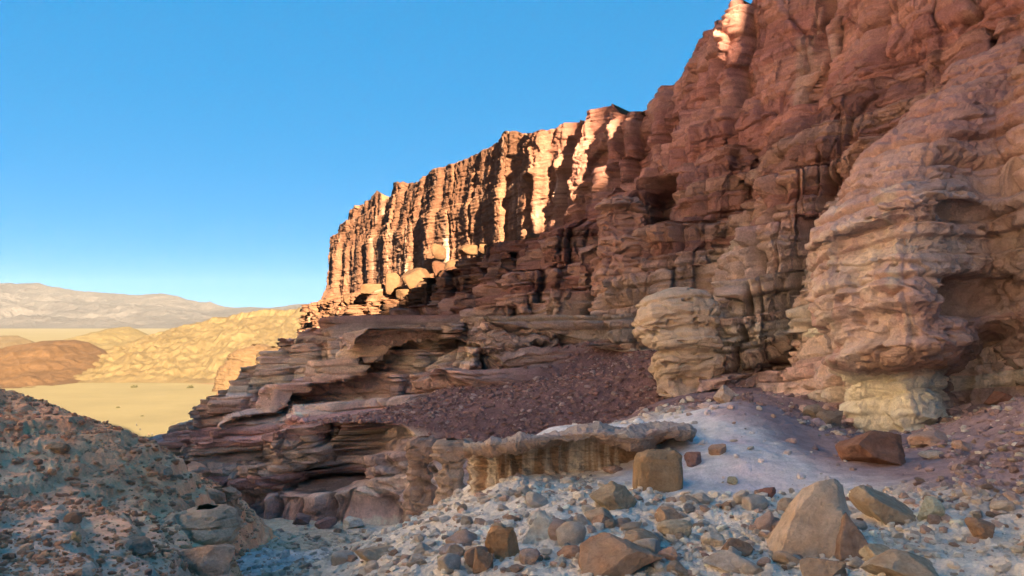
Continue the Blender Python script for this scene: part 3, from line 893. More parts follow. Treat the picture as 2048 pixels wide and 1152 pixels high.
def stone_colour(V, base, seed, var=.25):
    q = seed * 1.7
    n = fbm(V[:, 0] * 1.6 + q, V[:, 1] * 1.6, V[:, 2] * 2.6, 4)
    b = np.array(base)
    alt = b * np.array([.82, .70, .60])
    c = mix(b, alt, np.clip(.35 + 1.5 * n, 0, 1)[:, None])
    n5 = fbm(V[:, 0] * 5 + q, V[:, 1] * 5, V[:, 2] * 7, 3)
    bd = np.sin((V[:, 2] + .25 * V[:, 0]) * 11 + 3 * n + q)
    return c * (1 + var * n + .28 * n5 + .06 * bd)[:, None]

def boulder(px, py, w, h, label, colr, depth=None, seed=0, name='boulder', cat='boulder', group=None, thick=.85, rot=0.0, cuts=11, rough=.10, box=.5, hf=None, verts=None, sink=.20, sub=5, tilt=0.0, cdepth=(.55, .92)):
    """px, py: middle of the foot; w, h: size in photo pixels"""
    p = W(px, py, depth) if depth else ray_ground(px, py, hf)
    k = p[1] / F
    wx, hz = w * k / 2, h * k / 2
    if verts is None:
        V, Fc = boulder_verts(seed, sub, cuts, rough, box, cdepth)
    else:
        V, Fc = verts
    a = R(rot)
    V = V * np.array([wx, wx * thick, hz])
    c_, s_ = math.cos(R(tilt)), math.sin(R(tilt))
    V = np.stack([V[:, 0] * c_ - V[:, 2] * s_, V[:, 1], V[:, 0] * s_ + V[:, 2] * c_], -1)
    V[:, 2] += hz * (1 - sink * 2)
    col = stone_colour(V / wx, colr, seed)
    o = mesh_obj(name, V, Fc, M_ROCK, col)
    o.location = (p[0], p[1] + wx * thick * .6, p[2])
    o.rotation_euler = (0, 0, a)
    tag(o, label, cat, group)
    return o

TANB = (.64, .51, .40); BRN = (.46, .31, .23); DKB = (.25, .15, .115); PAL = (.66, .59, .50); WHT = (.72, .70, .62); ORG = (.50, .30, .165); PNK = (.52, .36, .29); GRY = (.52, .46, .40); PUR = (.30, .19, .18)

def poly_rock(pts, faces_n=5, seed=0):
    """convex hull of a few corner points, subdivided and roughened: a boulder with a given outline"""
    import bmesh
    bm = bmesh.new()
    for p in pts: bm.verts.new(p)
    bmesh.ops.convex_hull(bm, input=bm.verts)
    bmesh.ops.triangulate(bm, faces=bm.faces)
    bmesh.ops.subdivide_edges(bm, edges=bm.edges, cuts=faces_n * 3, use_grid_fill=True)
    bmesh.ops.triangulate(bm, faces=bm.faces)
    bm.verts.index_update()
    V = np.array([v.co[:] for v in bm.verts]); Fc = np.array([[v.index for v in f.verts] for f in bm.faces])
    bm.free()
    c = V.mean(0)
    q = seed * 3.1
    # soften the corners a little, then roughen
    d = V - c
    V = c + d * (1 - .05 * np.clip(np.linalg.norm(d, axis=1) / np.linalg.norm(d, axis=1).max(), 0, 1)[:, None] ** 4)
    V = V + (d / (np.linalg.norm(d, axis=1, keepdims=True) + 1e-6)) * (.09 * fbm(V[:, 0] * 1.3 + q, V[:, 1] * 1.3, V[:, 2] * 1.3, 3) + .035 * fbm(V[:, 0] * 6 + q, V[:, 1] * 6, V[:, 2] * 6, 4))[:, None]
    return V, Fc

# great leaning slab and its neighbours, bottom right
slabv = poly_rock([(-1, -.7, -1.1), (.55, -.9, -1.1), (.35, -.55, .15), (.05, -.1, .95), (.42, .1, 1.0), (.72, .4, .75), (.95, .7, -.3), (-.9, .5, -1.0), (.9, .8, -1.1), (-.55, -.3, .0), (-.2, .2, .7)], 4, 3)
boulder(1652, 1112, 205, 150, 'largest pale tan boulder, a slab leaning to the left above the gravel', TANB, seed=3, verts=slabv, sink=.06, thick=.9)
pyr = poly_rock([(-.9, -.6, -1), (1, -.5, -1), (.9, .8, -1), (-.7, .8, -1), (-.25, .0, 1.0), (-.05, .25, .95), (.35, .1, .2)], 4, 5)
boulder(1712, 1118, 100, 92, 'brown pyramid shaped boulder leaning against the largest tan slab', BRN, seed=8, verts=pyr, sink=.05, rot=12)
boulder(1782, 1046, 122, 72, 'pale flat topped boulder with brown front, right of the largest slab', (.45, .365, .27), seed=14, box=.9, tilt=-12, cdepth=(.5, .8))
boulder(1866, 1042, 52, 56, 'small greenish white upright boulder on the purple scree', (.55, .56, .44), seed=21, cuts=8, tilt=8)
boulder(1758, 934, 122, 84, 'dark brown humped boulder with a hollow at its foot, under the white base', (.30, .165, .12), seed=23, box=.4, rough=.2)
boulder(1318, 984, 100, 104, 'tan pitted block standing upright in front of the undercut ledge', (.40, .285, .18), seed=37, box=1.1, rough=.16, cuts=7, cdepth=(.75, 1.0))
boulder(1389, 935, 36, 34, 'small dark block touching the standing tan block', PUR, seed=38)
boulder(1437, 911, 40, 24, 'flat brown stone alone on the white pavement', BRN, seed=41, cuts=9)
boulder(1466, 973, 22, 19, 'small yellowish stone on the lilac pavement', (.52, .46, .30), seed=43)
boulder(1006, 1120, 74, 80, 'orange brown squared boulder at the foot of the pale spur', ORG, seed=47, box=.8, cuts=9, rough=.14)
boulder(1080, 1086, 84, 72, 'white triangular boulder behind the orange brown one', WHT, seed=49, verts=poly_rock([(-1, -.6, -.9), (1, -.5, -.5), (.9, .6, -.6), (-.8, .7, -.9), (-.05, 0, 1.0), (.2, .3, .9), (.9, .0, .2)], 4, 9))
boulder(966, 1146, 42, 52, 'brown block with flat face below the orange brown boulder', (.37, .24, .16), seed=52, box=.8)
boulder(1246, 1160, 172, 84, 'wide tan and orange boulder cut by the bottom edge of the photo', (.46, .31, .22), seed=55, box=.9, cuts=9, rough=.16)
boulder(1283, 1110, 78, 46, 'tan block resting behind the wide tan and orange boulder', (.47, .345, .24), seed=58, box=.8)
boulder(1337, 1122, 38, 32, 'rounded pinkish stone right of the wide tan boulder', PNK, seed=59)
boulder(1478, 1116, 62, 36, 'brown wedge shaped stone among pale gravel', (.33, .22, .155), seed=61, cuts=8)
boulder(1430, 1098, 46, 32, 'pale stone with brown front beside the brown wedge', PAL, seed=62)
boulder(1470, 1148, 120, 38, 'broad flat whitish slab in the foreground', (.54, .47, .40), seed=64, tilt=-6)
boulder(1352, 1080, 70, 40, 'pale yellowish stone with squared top in mid foreground', (.52, .44, .32), seed=66)
boulder(1345, 1050, 62, 38, 'tan block with orange side behind pale rubble', (.47, .34, .25), seed=68, box=.9)
boulder(1205, 1056, 40, 28, 'brown cracked stone below the tan pile', BRN, seed=70)
boulder(1230, 1020, 100, 60, 'heap like tan boulder left of the standing block', (.45, .35, .24), seed=71, rough=.2)
boulder(1660, 1165, 92, 50, 'grey brown smooth boulder at the bottom edge', (.38, .29, .22), seed=73)
boulder(1820, 1165, 140, 58, 'large pale boulder at the bottom edge below the pyramid', (.50, .41, .31), seed=75)
boulder(1762, 1124, 60, 32, 'pale yellow stone behind the large pale bottom boulder', (.53, .45, .33), seed=76)
boulder(1972, 1084, 58, 42, 'brown tilted stone in the dark scree at far right', (.37, .25, .18), seed=78, tilt=-20)
boulder(1452, 806, 42, 44, 'pale pink stone resting behind the white mound', (.56, .45, .38), seed=80, depth=31)
boulder(1866, 890, 72, 26, 'pink flat slab on the scree right of the dark humped boulder', PNK, seed=82, tilt=10)
boulder(1930, 905, 40, 24, 'pinkish tilted stone in the scree below the buttress', PNK, seed=83)
boulder(1868, 918, 50, 18, 'tan flat stone below the pink slab', TANB, seed=84)
boulder(2003, 808, 52, 28, 'red brown rounded boulder high on the right scree', (.36, .19, .14), seed=86)
boulder(1228, 950, 40, 20, 'small pink stone at the dark end of the ledge', PNK, seed=88)
boulder(1540, 995, 34, 24, 'dark red stone at the edge of the lilac pavement', (.30, .15, .125), seed=90)
boulder(1503, 1006, 30, 14, 'flat dark red stone on lilac gravel', (.30, .155, .14), seed=91)
boulder(706, 1058, 44, 24, 'pale triangular stone at the terrace foot', WHT, seed=93)
boulder(600, 1052, 40, 26, 'purple brown stone fallen at the terrace foot', PUR, seed=94)
boulder(648, 1058, 46, 22, 'purple slab at the terrace foot', PUR, seed=95, tilt=20)
boulder(745, 1126, 92, 30, 'broad tan boulder on the gully floor', (.47, .37, .27), seed=97)
boulder(700, 1128, 30, 16, 'flat brown stone left of the broad tan boulder', BRN, seed=98)
boulder(832, 1136, 44, 26, 'grey stone in the mouth of the gully', GRY, seed=99)
boulder(885, 1132, 24, 22, 'small pointed greenish stone in the foreground', (.52, .50, .36), seed=101)
boulder(900, 1112, 46, 26, 'pale purple stained block at the tip of the spur', (.50, .43, .42), seed=102, box=.9)
boulder(1060, 1128, 44, 34, 'pinkish grey rounded stone near the bottom', (.42, .335, .30), seed=104)
boulder(1140, 1118, 52, 28, 'reddish flat stone near the bottom', (.42, .27, .20), seed=105)
boulder(1665, 870, 50, 60, 'dark grey block wedged in the hollow left of the white base', (.27, .22, .18), seed=107, depth=28.5)
boulder(1632, 840, 44, 40, 'paler block in the dark hollow behind the mound', (.38, .33, .28), seed=108, depth=30)
boulder(1676, 890, 36, 36, 'brown block at the foot of the dark hollow', BRN, seed=109, depth=26.5)

# boulders on the sunlit bench
def bench_rock(px, py, w, h, dep, label, seed, colr=(.50, .335, .21), **kw):
    boulder(px, py, w, h, label, tuple(q * k_ for q, k_ in zip(colr, (.15, .125, .11))), depth=dep, seed=seed, sub=4, name='bench_boulder', cat='boulder', group='boulders on the sunlit bench', sink=.12, **{**dict(box=1.25, cuts=7, cdepth=(.72, 1.0)), **kw})
bench_rock(1015, 540, 96, 72, 92, 'largest rounded boulder on the sunlit bench', 201, cuts=8, rough=.16)
bench_rock(785, 585, 30, 46, 138, 'narrow squared pillar of rock on the sunlit bench', 202, box=1.2, cuts=6, cdepth=(.8, 1))
bench_rock(830, 580, 58, 52, 128, 'broad blocky stone beside the narrow pillar on the bench', 203, box=.9)
bench_rock(876, 516, 30, 34, 125, 'small mushroom shaped rock on top of the bench', 204, colr=(.47, .30, .19))
bench_rock(882, 556, 32, 42, 118, 'dark leaning boulder between sunlit blocks', 205, colr=(.34, .19, .13), tilt=15)
bench_rock(920, 560, 66, 48, 112, 'wide pale block in the middle of the bench', 206, box=.8)
bench_rock(965, 548, 60, 40, 104, 'cracked sunlit block left of the largest bench boulder', 207, box=.7)
bench_rock(1050, 585, 52, 68, 88, 'tall yellow sunlit block below the largest bench boulder', 208, box=1.0, colr=(.52, .37, .23))
bench_rock(745, 590, 50, 26, 142, 'low flat rock left of the narrow pillar', 209)
bench_rock(935, 508, 40, 22, 112, 'low rubble block on the back of the bench', 210)
bench_rock(970, 505, 30, 20, 106, 'small sunlit block on the back of the bench', 211)
bench_rock(1085, 545, 36, 50, 86, 'round topped sunlit knob at the right end of the bench', 212)
bench_rock(1145, 492, 24, 30, 84, 'pale upright stone on the shaded ledge', 213, colr=(.46, .28, .21))
bench_rock(1160, 505, 30, 14, 83, 'flat stone under the pale upright stone', 214, colr=(.40, .25, .19))

def bench_at(px, d=6.5):
    u_ = (px - 1024) / F
    dep = (45.6 - d) / (.906 * u_ + .423)
    s_, d_ = sd_of(u_ * dep, dep)
    zl = float(np.interp(s_, KEYS, ZT[:, 6]))
    return dep, 640 - zl / dep * F
bseed = 230
for px, w, h, d, lb in ((668, 46, 22, 9.2, 'low shaded block at the outer end of the bench'), (705, 40, 26, 8.5, 'square low block near the outer end of the bench'),
                        (760, 40, 22, 8.2, 'flat topped ledge block below the narrow pillar'), (810, 44, 20, 8.2, 'flat ledge block below the broad blocky stone'),
                        (852, 40, 40, 6.0, 'rough sunlit block between two dark gaps on the bench'), (900, 48, 56, 5.0, 'tall pale sunlit block behind the dark leaning boulder'),
                        (940, 50, 44, 6.2, 'tilted sunlit slab in the middle of the bench'), (985, 56, 52, 6.2, 'sunlit step block under the largest bench boulder'),
                        (1030, 48, 30, 7.5, 'low golden block at the bench edge'), (1068, 40, 62, 6.5, 'tall brown block at the right end of the bench'),
                        (1105, 44, 44, 7.2, 'shaded brown block right of the sunlit bench'), (855, 46, 24, 8.6, 'overhanging golden lip block of the bench'), (915, 60, 26, 8.4, 'long golden lip block of the bench')):
    dep, fy_ = bench_at(px, d)
    bseed += 1
    boulder(px, fy_ + 6, w, h, lb, (.072, .040, .022), depth=dep, seed=bseed, sub=4, name='bench_boulder', cat='boulder', group='boulders on the sunlit bench', sink=.15, box=1.0, cuts=8, rough=.14, cdepth=(.72, 1.0), rot=float(bseed * 37 % 40 - 20))

# ledges breaking out of the left hillside
def hill_rock(px, py, w, h, label, seed, colr, **kw):
    boulder(px, py, w, h, label, colr, seed=seed, hf=hill_h, name='rock_ledge', cat='rock ledge', group='ledges in the left hillside', **kw)
def hill_ledge(rows, depth, label, colr, seed, **kw):
    o = tower('rock_ledge', rows, depth, label, 'rock ledge', mat=M_ROCK, nv=120, nu=150, sc=.6, bed=.12, lump=.3, pits=.15, fin=.06, fac=.16, tintf=toward(colr, .85), group='ledges in the left hillside', seed=seed, **kw)
hill_ledge([(1190, 352, 446), (1135, 352, 438), (1100, 336, 436), (1070, 312, 452), (1046, 312, 458), (1030, 345, 448), (1020, 385, 425)], 17.5, 'overhanging brown rock lip at the hill foot with dark hollow below', (.56, .39, .26), 1, thick=1.1)
hill_ledge([(1080, 398, 460), (1030, 402, 466), (1000, 405, 468), (982, 412, 466), (974, 425, 455)], 25, 'brown squared rock nose sticking out of the hill', (.46, .29, .19), 2)
hill_ledge([(985, 285, 392), (962, 280, 400), (948, 282, 402), (938, 296, 392), (934, 320, 370)], 33, 'dark flat rock band in the hill slope', (.40, .25, .17), 3)
hill_rock(400, 1150, 130, 66, 'pinkish rock hump at the bottom of the hill', 304, (.58, .41, .31), rough=.18)
hill_rock(150, 1085, 20, 24, 'small pale yellow stone on the brown hill', 305, (.52, .45, .29))
hill_rock(270, 1112, 60, 34, 'greyish brown stone low on the hill', 306, (.34, .27, .21))
hill_rock(110, 905, 44, 24, 'tan flat stone high on the hill', 307, (.36, .27, .19))

# ------------------------------------------------------------------ scattered stones
PROTO = []
for k in range(12):
    V, Fc = boulder_verts(900 + k, 3, 10, .10, .5)
    PROTO.append((V, Fc))
KINDS = [
 ('pale', (.70, .62, .54)), ('tan', (.60, .47, .36)), ('brown', (.45, .31, .23)), ('pinkish', (.60, .44, .37)), ('grey', (.54, .48, .43)), ('purple', (.40, .28, .265))]
PMESH = {}
def proto_mesh(k, c):
    if (k, c) not in PMESH:
        V, Fc = PROTO[k]
        o = mesh_obj('stone', V, Fc, M_ROCK, stone_colour(V, KINDS[c][1], k + 20 * c))
        PMESH[(k, c)] = o.data
        bpy.data.objects.remove(o)
    return PMESH[(k, c)]
r = np.random.default_rng(77)
def scatter(n, region, weights, smin, smax, hf, label, group, lo=7, hi=60):
    for q in range(n):
        for _try in range(30):
            px, py = r.uniform(region[0], region[1]), r.uniform(region[2], region[3])
            p = ray_ground(px, py, hf, lo, hi)
            if p[1] < hi * .98 and not (pavement(np.array(p[0]), np.array(p[1])) > .5 and r.uniform() < .92):
                break
        c = r.choice(len(KINDS), p=np.array(weights) / sum(weights))
        s_ = smin * (smax / smin) ** (r.uniform() ** 2.2)
        o = bpy.data.objects.new('stone', proto_mesh(int(r.integers(12)), int(c)))
        scene.collection.objects.link(o)
        o.scale = (s_ * r.uniform(.8, 1.3), s_ * r.uniform(.7, 1.1), s_ * r.uniform(.45, .9))
        o.rotation_euler = (r.uniform(-.35, .35), r.uniform(-.35, .35), r.uniform(0, 6.28))
        o.location = (p[0], p[1], p[2] + o.scale[2] * .45)
        tag(o, label % KINDS[c][0], 'stone', group)
scatter(190, (860, 1720, 985, 1152), (6, 5, 1.5, 3, 2, .3), .05, .34, ground_h, '%s loose stone lying in the foreground gravel', 'loose stones in the foreground gravel')
scatter(60, (1690, 2048, 880, 1060), (1, 2, 3, 3, .5, 4), .05, .24, ground_h, '%s loose stone on the purple scree slope', 'loose stones on the right scree')
scatter(30, (450, 850, 1050, 1150), (3, 4, 1.5, 2, 2, 2), .07, .34, ground_h, '%s loose stone on the gully floor', 'loose stones on the gully floor')
scatter(16, (0, 440, 860, 1152), (2, 5, 2, 2, 2, .2), .04, .15, hill_h, '%s loose stone on the brown hillside', 'loose stones on the hillside')

# gravel and scree: nobody could count it
LOWV = [boulder_verts(700 + k, 1, 5, .05, .4) for k in range(8)]
def rubble(name, P, size, cols, label, cat, mat=M_ROCK):
    n = len(P)
    Vs, Fs, Cs = [], [], []
    off = 0
    for k in range(8):
        idx = np.arange(k, n, 8)
        V, Fc = LOWV[k]
        m = len(idx)
        a = r.uniform(0, 6.28, m)
        sc = np.stack([size[idx] * r.uniform(.8, 1.4, m), size[idx] * r.uniform(.7, 1.2, m), size[idx] * r.uniform(.45, .9, m)], -1)
        L = V[None] * sc[:, None, :]
        tl = r.uniform(-.5, .5, m)
        ct, st_ = np.cos(tl)[:, None], np.sin(tl)[:, None]
        L = np.stack([L[..., 0] * ct - L[..., 2] * st_, L[..., 1], L[..., 0] * st_ + L[..., 2] * ct], -1)
        ca, sa = np.cos(a)[:, None], np.sin(a)[:, None]
        L = np.stack([L[..., 0] * ca - L[..., 1] * sa, L[..., 0] * sa + L[..., 1] * ca, L[..., 2]], -1)
        L = L + P[idx][:, None, :]
        Vs.append(L.reshape(-1, 3))
        Fs.append((Fc[None] + (np.arange(m) * len(V))[:, None, None]).reshape(-1, 3) + off)
        off += m * len(V)
        Cs.append(np.repeat(cols[idx], len(V), 0))
    o = mesh_obj(name, np.concatenate(Vs), np.concatenate(Fs), mat, np.concatenate(Cs), smooth=False)
    tag(o, label, cat, kind='stuff')
    return o

def rand_stone_cols(n, tab):
    c = np.array(tab)[r.integers(0, len(tab), n)]
    return c * r.uniform(.7, 1.25, (n, 1))

# on the ground
n = 34000
gy = np.exp(r.uniform(math.log(8.5), math.log(36), n))
gx = r.uniform(-.42, .75, n) * gy
gz = ground_h(gx, gy)
keep = r.uniform(size=n) < np.where(pavement(gx, gy) > .4, .06, .25 + .75 * sstep(-.25, .3, fbm(gx * .4, gy * .4, 6.6, 3)))
gx, gy, gz = gx[keep], gy[keep], gz[keep]
sz = .009 * (13 ** (r.uniform(size=len(gx)) ** 2.0)) * (gy / 14) ** .7
gc = ground_colour(gx, gy) * r.uniform(.75, 1.3, (len(gx), 1))
mixw = r.uniform(size=len(gx)) < .35
gc[mixw] = rand_stone_cols(mixw.sum(), [TANB, PAL, PNK, GRY, BRN])
rubble('gravel', np.stack([gx, gy, gz + sz * .3], -1), sz, gc, 'loose gravel and small stones strewn over the ground', 'gravel')
# on the hillside
n = 32000
gy = np.exp(r.uniform(math.log(9), math.log(58), n))
gx = r.uniform(-.80, -.33, n) * gy
gz = hill_h(gx, gy)
keep = r.uniform(size=n) < (.15 + .85 * sstep(-.3, .3, fbm(gx * .3, gy * .3, 3.6, 3) + .012 * (gy - 20)))
gx, gy, gz = gx[keep], gy[keep], gz[keep]
sz = .011 * (8 ** (r.uniform(size=len(gx)) ** 2.0)) * (gy / 16) ** .6
rubble('hillside_scree', np.stack([gx, gy, gz + sz * .3], -1), sz, rand_stone_cols(len(gx), [(.66, .34, .19), (.56, .27, .16), (.72, .40, .24), (.62, .32, .19), (.48, .24, .15), (.74, .48, .32)]), 'brown rock debris covering the shaded hillside', 'scree')
# on the red talus
tm = np.argwhere(tal > .6)
sel = tm[r.integers(0, len(tm), 9000)]
P = np.stack([X[sel[:, 0], sel[:, 1]], Y[sel[:, 0], sel[:, 1]], Z[sel[:, 0], sel[:, 1]]], -1)
sz = .02 * (10 ** (r.uniform(size=len(P)) ** 2.6))
rubble('red_scree', P + np.array([0, 0, .02]), sz, rand_stone_cols(len(P), [(.32, .18, .155), (.36, .21, .18), (.28, .16, .145), (.44, .31, .27), (.34, .19, .16)]), 'dark red scree cone below the middle of the cliff', 'scree')
# debris on the terraces and bench
tm = np.argwhere((VV > 2.0) & (VV < 3.0) & (tal < .3) & (SS < 90) | (tread > .5) & (SS < 120))
sel = tm[r.integers(0, len(tm), 5200)]
P = np.stack([X[sel[:, 0], sel[:, 1]], Y[sel[:, 0], sel[:, 1]], Z[sel[:, 0], sel[:, 1]]], -1)
sz = .05 * (7 ** (r.uniform(size=len(P)) ** 2.6))
rubble('terrace_debris', P, sz, CC[sel[:, 0], sel[:, 1]] * r.uniform(.8, 1.3, (len(P), 1)), 'rock debris lying on the purple terraces', 'rubble')

# ------------------------------------------------------------------ the valley and what lies beyond
ZV = -71.0
fx = np.concatenate([-np.exp(np.linspace(math.log(14000), math.log(300), 90)), np.linspace(-290, 400, 240), np.exp(np.linspace(math.log(410), math.log(14000), 60))])
fy = np.concatenate([np.linspace(150, 1000, 260), np.exp(np.linspace(math.log(1005), math.log(13500), 120))])
FX, FY = np.meshgrid(fx, fy)
FZ = ZV + .5 * fbm(FX * .01, FY * .01, .2, 3) + .15 * fbm(FX * .06, FY * .06, .2, 3)
n = fbm(FX * .008, FY * .02, 2.2, 4)
fc = np.array([0.115, 0.094, 0.048]) * (1 + .20 * n + .10 * fbm(FX * .03, FY * .008, 7.7, 4))[..., None]
red = sstep(1.2, .8, ((FX + 255) / 105) ** 2 + ((FY - 860) / 40) ** 2 + .3 * n)
fc = mix(fc, np.array([0.124, 0.062, 0.036]), (red * .8)[..., None])
o = mesh_obj('desert_floor', np.stack([FX, FY, FZ], -1).reshape(-1, 3), grid_faces(*FX.shape), M_SAND, fc.reshape(-1, 3))
tag(o, 'wide flat sunlit yellow sand plain of the valley', 'sand plain', kind='structure')

def far_hill(name, outline, base_depth, top_depth, label, colr, depth_back, kind='structure', cat='hill', cap=0.0, rough=6.0, nx=420, ny=150, bands=.25, base_y=None, sc=1.0, dark=None):
    """outline: skyline as (px, py) at the distance top_depth; slope runs down to the plain at base_depth"""
    px = np.array([p[0] for p in outline], float); py = np.array([p[1] for p in outline], float)
    u = np.linspace(px[0], px[-1], nx)
    hy = np.interp(u, px, py)
    ker = np.hanning(9); ker /= ker.sum()
    hy = np.convolve(np.pad(hy, 4, mode='edge'), ker, 'valid')
    top = -(hy - 640) / F * top_depth
    Xw = (u - 1024) / F * top_depth
    v = np.linspace(0, 1, ny)
    yy = mix(base_depth, top_depth, v)
    if cap:
        prof = np.where(v < .86, v / .86 * (1 - cap), 1 - cap + cap * np.clip((v - .86) / .03, 0, 1))
    else:
        prof = np.sin(v * math.pi / 2) ** 1.05
    Zw = (ZV - 1) + (top[None, :] - ZV + 1) * prof[:, None]
    XX = np.broadcast_to(Xw, Zw.shape) * (1 + 0 * v[:, None])
    YY = np.broadcast_to(yy[:, None], Zw.shape)
    m = sstep(0, .12, v)[:, None] * (1 if not cap else 1)
    edge = np.clip((top - ZV) / 20, 0, 1)[None, :]
    g = ridged(XX / (60 * sc), YY / (210 * sc) + .2 * perlin(XX / 90, YY / 90, 4.0), .3, 5) - .5
    Zw = Zw + m * edge * rough * (.8 * g + .6 * fbm(XX / (25 * sc), YY / (25 * sc), 2.3, 4)) * (1 - .75 * v[:, None] ** 3)
    if cap:
        ci = np.floor(XX / (9 * sc) + 1.3 * perlin(XX / (30 * sc), .2, .4))
        YY = YY + (v[:, None] > .855) * (h01(ci, 7) - .5) * 14 * sc * (v[:, None] < .99)
    bk = [(np.stack([Xw, np.full(nx, top_depth + q * depth_back), ZV - 1 + (top - ZV + 1) * (1 - q) - (2 if q else 0)], -1)) for q in (.3, 1.0)]
    G_ = np.concatenate([np.stack([XX, YY, Zw], -1), np.stack(bk, 0)], 0)
    n = fbm(G_[..., 0] / (40 * sc), G_[..., 1] / (40 * sc), G_[..., 2] / (14 * sc), 4)
    c = np.array(colr) * (1 + .22 * n)[..., None]
    bd = np.sin(G_[..., 2] / (2.6 * sc) + 2 * n) * .5 + np.sin(G_[..., 2] / (1.1 * sc) + n) * .3
    c = c * (1 + bands * .5 * bd)[..., None]
    if dark is not None:
        c = mix(c, np.array(dark), sstep(.0, .5, fbm(G_[..., 0] / (90 * sc), G_[..., 1] / (60 * sc), 1.2, 4))[..., None] * .7)
    o = mesh_obj(name, G_.reshape(-1, 3), grid_faces(*G_.shape[:2]), M_FAR, c.reshape(-1, 3))
    tag(o, label, cat, kind=kind)
    return o

far_hill('hill', [(-120, 768), (-60, 745), (0, 726), (40, 706), (80, 686), (110, 680), (150, 679), (178, 684), (195, 700), (225, 715), (262, 732), (300, 750), (330, 772)], 780, 1010,
         'rounded orange brown hill rising from the sand plain', (0.058, 0.032, 0.016), 160, rough=7, sc=.7, dark=(0.046, 0.025, 0.013), cat='hill', bands=.3)
far_hill('hill', [(-300, 690), (-120, 672), (0, 672), (35, 671), (58, 679), (80, 700), (110, 735), (140, 770)], 1100, 1350,
         'low tan hill at the far left edge behind the brown hill', (0.073, 0.053, 0.032), 160, rough=5)
far_hill('hill', [(120, 700), (170, 680), (215, 665), (245, 656), (258, 654), (275, 660), (300, 676), (340, 690), (400, 720), (450, 740)], 1450, 1800,
         'pale yellow pointed hill behind the brown hill', (0.084, 0.063, 0.030), 250, rough=8, sc=1.4)
far_hill('mesa', [(150, 760), (200, 735), (250, 712), (285, 690), (300, 678), (340, 662), (400, 645), (450, 636), (490, 630), (530, 622), (580, 619), (620, 617), (700, 612), (800, 606), (1000, 600)], 850, 1230,
         'long yellow mesa slope with a broken cliff band along its crest', (0.076, 0.055, 0.027), 300, cap=.10, rough=15, sc=.75, dark=(0.062, 0.041, 0.020), cat='mesa', bands=.22, nx=620)
# the sunlit red outcrop between the mesa and the spur
V_ = [(790, 425, 640), (770, 428, 640), (748, 434, 640), (722, 446, 640), (705, 462, 640), (696, 490, 640), (690, 520, 640), (686, 545, 640), (680, 575, 640)]
def far_tower(rows, depth, label, name='rock_outcrop', colr=(.09, .055, .029), group=None, thick=.7):
    tower(name, rows, depth, label, 'rock outcrop', thick=thick, mat=M_FAR, nv=130, nu=200, amp=5.5, bed=.16, lump=.5, pits=.15, fin=.06, sc=9.0, joint=.0, fac=.3, group=group, tintf=toward(colr, 1.0))
far_tower([(800, 428, 560), (778, 430, 560), (755, 432, 560), (735, 440, 560), (712, 456, 558), (700, 472, 552), (694, 488, 540), (690, 500, 520)], 760, 'sunlit red outcrop with a sheer left end, beyond the terraces')
far_tower([(800, 512, 640), (740, 514, 640), (712, 516, 640), (704, 518, 640), (698, 528, 630), (694, 540, 610)], 735, 'sunlit orange outcrop with pale base behind the red one', colr=(.09, .055, .029))
far_tower([(800, 552, 680), (720, 556, 680), (690, 562, 680), (682, 570, 670), (678, 585, 640)], 700, 'sunlit red outcrop highest of the three beyond the terraces', colr=(.09, .055, .029))
far_tower([(835, 402, 470), (825, 402, 470), (812, 404, 468), (806, 412, 460), (803, 424, 450)], 610, 'low dark red outcrop casting a pointed shadow on the sand', colr=(.28, .14, .09))
for k, (px, py, w, h, dep, lb) in enumerate(((448, 806, 46, 30, 300, 'sunlit orange block at the end of the spur'), (428, 834, 40, 24, 290, 'lower sunlit orange block at the end of the spur'),
                                             (405, 862, 60, 34, 100, 'brown block on the shaded spur edge'), (360, 880, 70, 34, 90, 'long brown block at the bottom of the shaded spur'), (322, 890, 40, 16, 84, 'small dark block where spur and hillside meet'))):
    boulder(px, py, w, h, lb, (.10, .06, .03) if k < 2 else (.32, .195, .15), depth=dep, seed=400 + k, name='spur_block', cat='boulder', group='blocks along the spur edge')

def shrub(px, py, size, label):
    dep = -ZV * F / (py - 640)
    p = W(px, py, dep)
    q = np.random.default_rng(int(px))
    n_ = 160
    c = q.normal(size=(n_, 3)); c /= np.linalg.norm(c, axis=1)[:, None]
    c[:, 2] = np.abs(c[:, 2])
    c *= (q.uniform(.3, 1, n_) ** .5)[:, None] * np.array([size, size, size * .7])
    t1 = q.normal(size=(n_, 3)) * size * .22; t2 = q.normal(size=(n_, 3)) * size * .22
    V = np.stack([c, c + t1, c + t2], 1).reshape(-1, 3)
    o = mesh_obj('desert_shrub', V, np.arange(n_ * 3).reshape(-1, 3), M_ROCK, np.tile(np.array([.035, .032, .016]), (n_ * 3, 1)), smooth=False)
    o.location = (p[0], p[1], ZV)
    tag(o, label, 'shrub', 'shrubs on the sand')
shrub(284, 833, 1.2, 'small dark shrub just above the walkers on the sand')
shrub(236, 816, 1.7, 'low dark shrub left of centre on the open sand')
shrub(268, 775, 3.4, 'dark shrub at the left end of the red strip')
shrub(381, 776, 3.5, 'dark shrub at the foot of the mesa near the red outcrop')

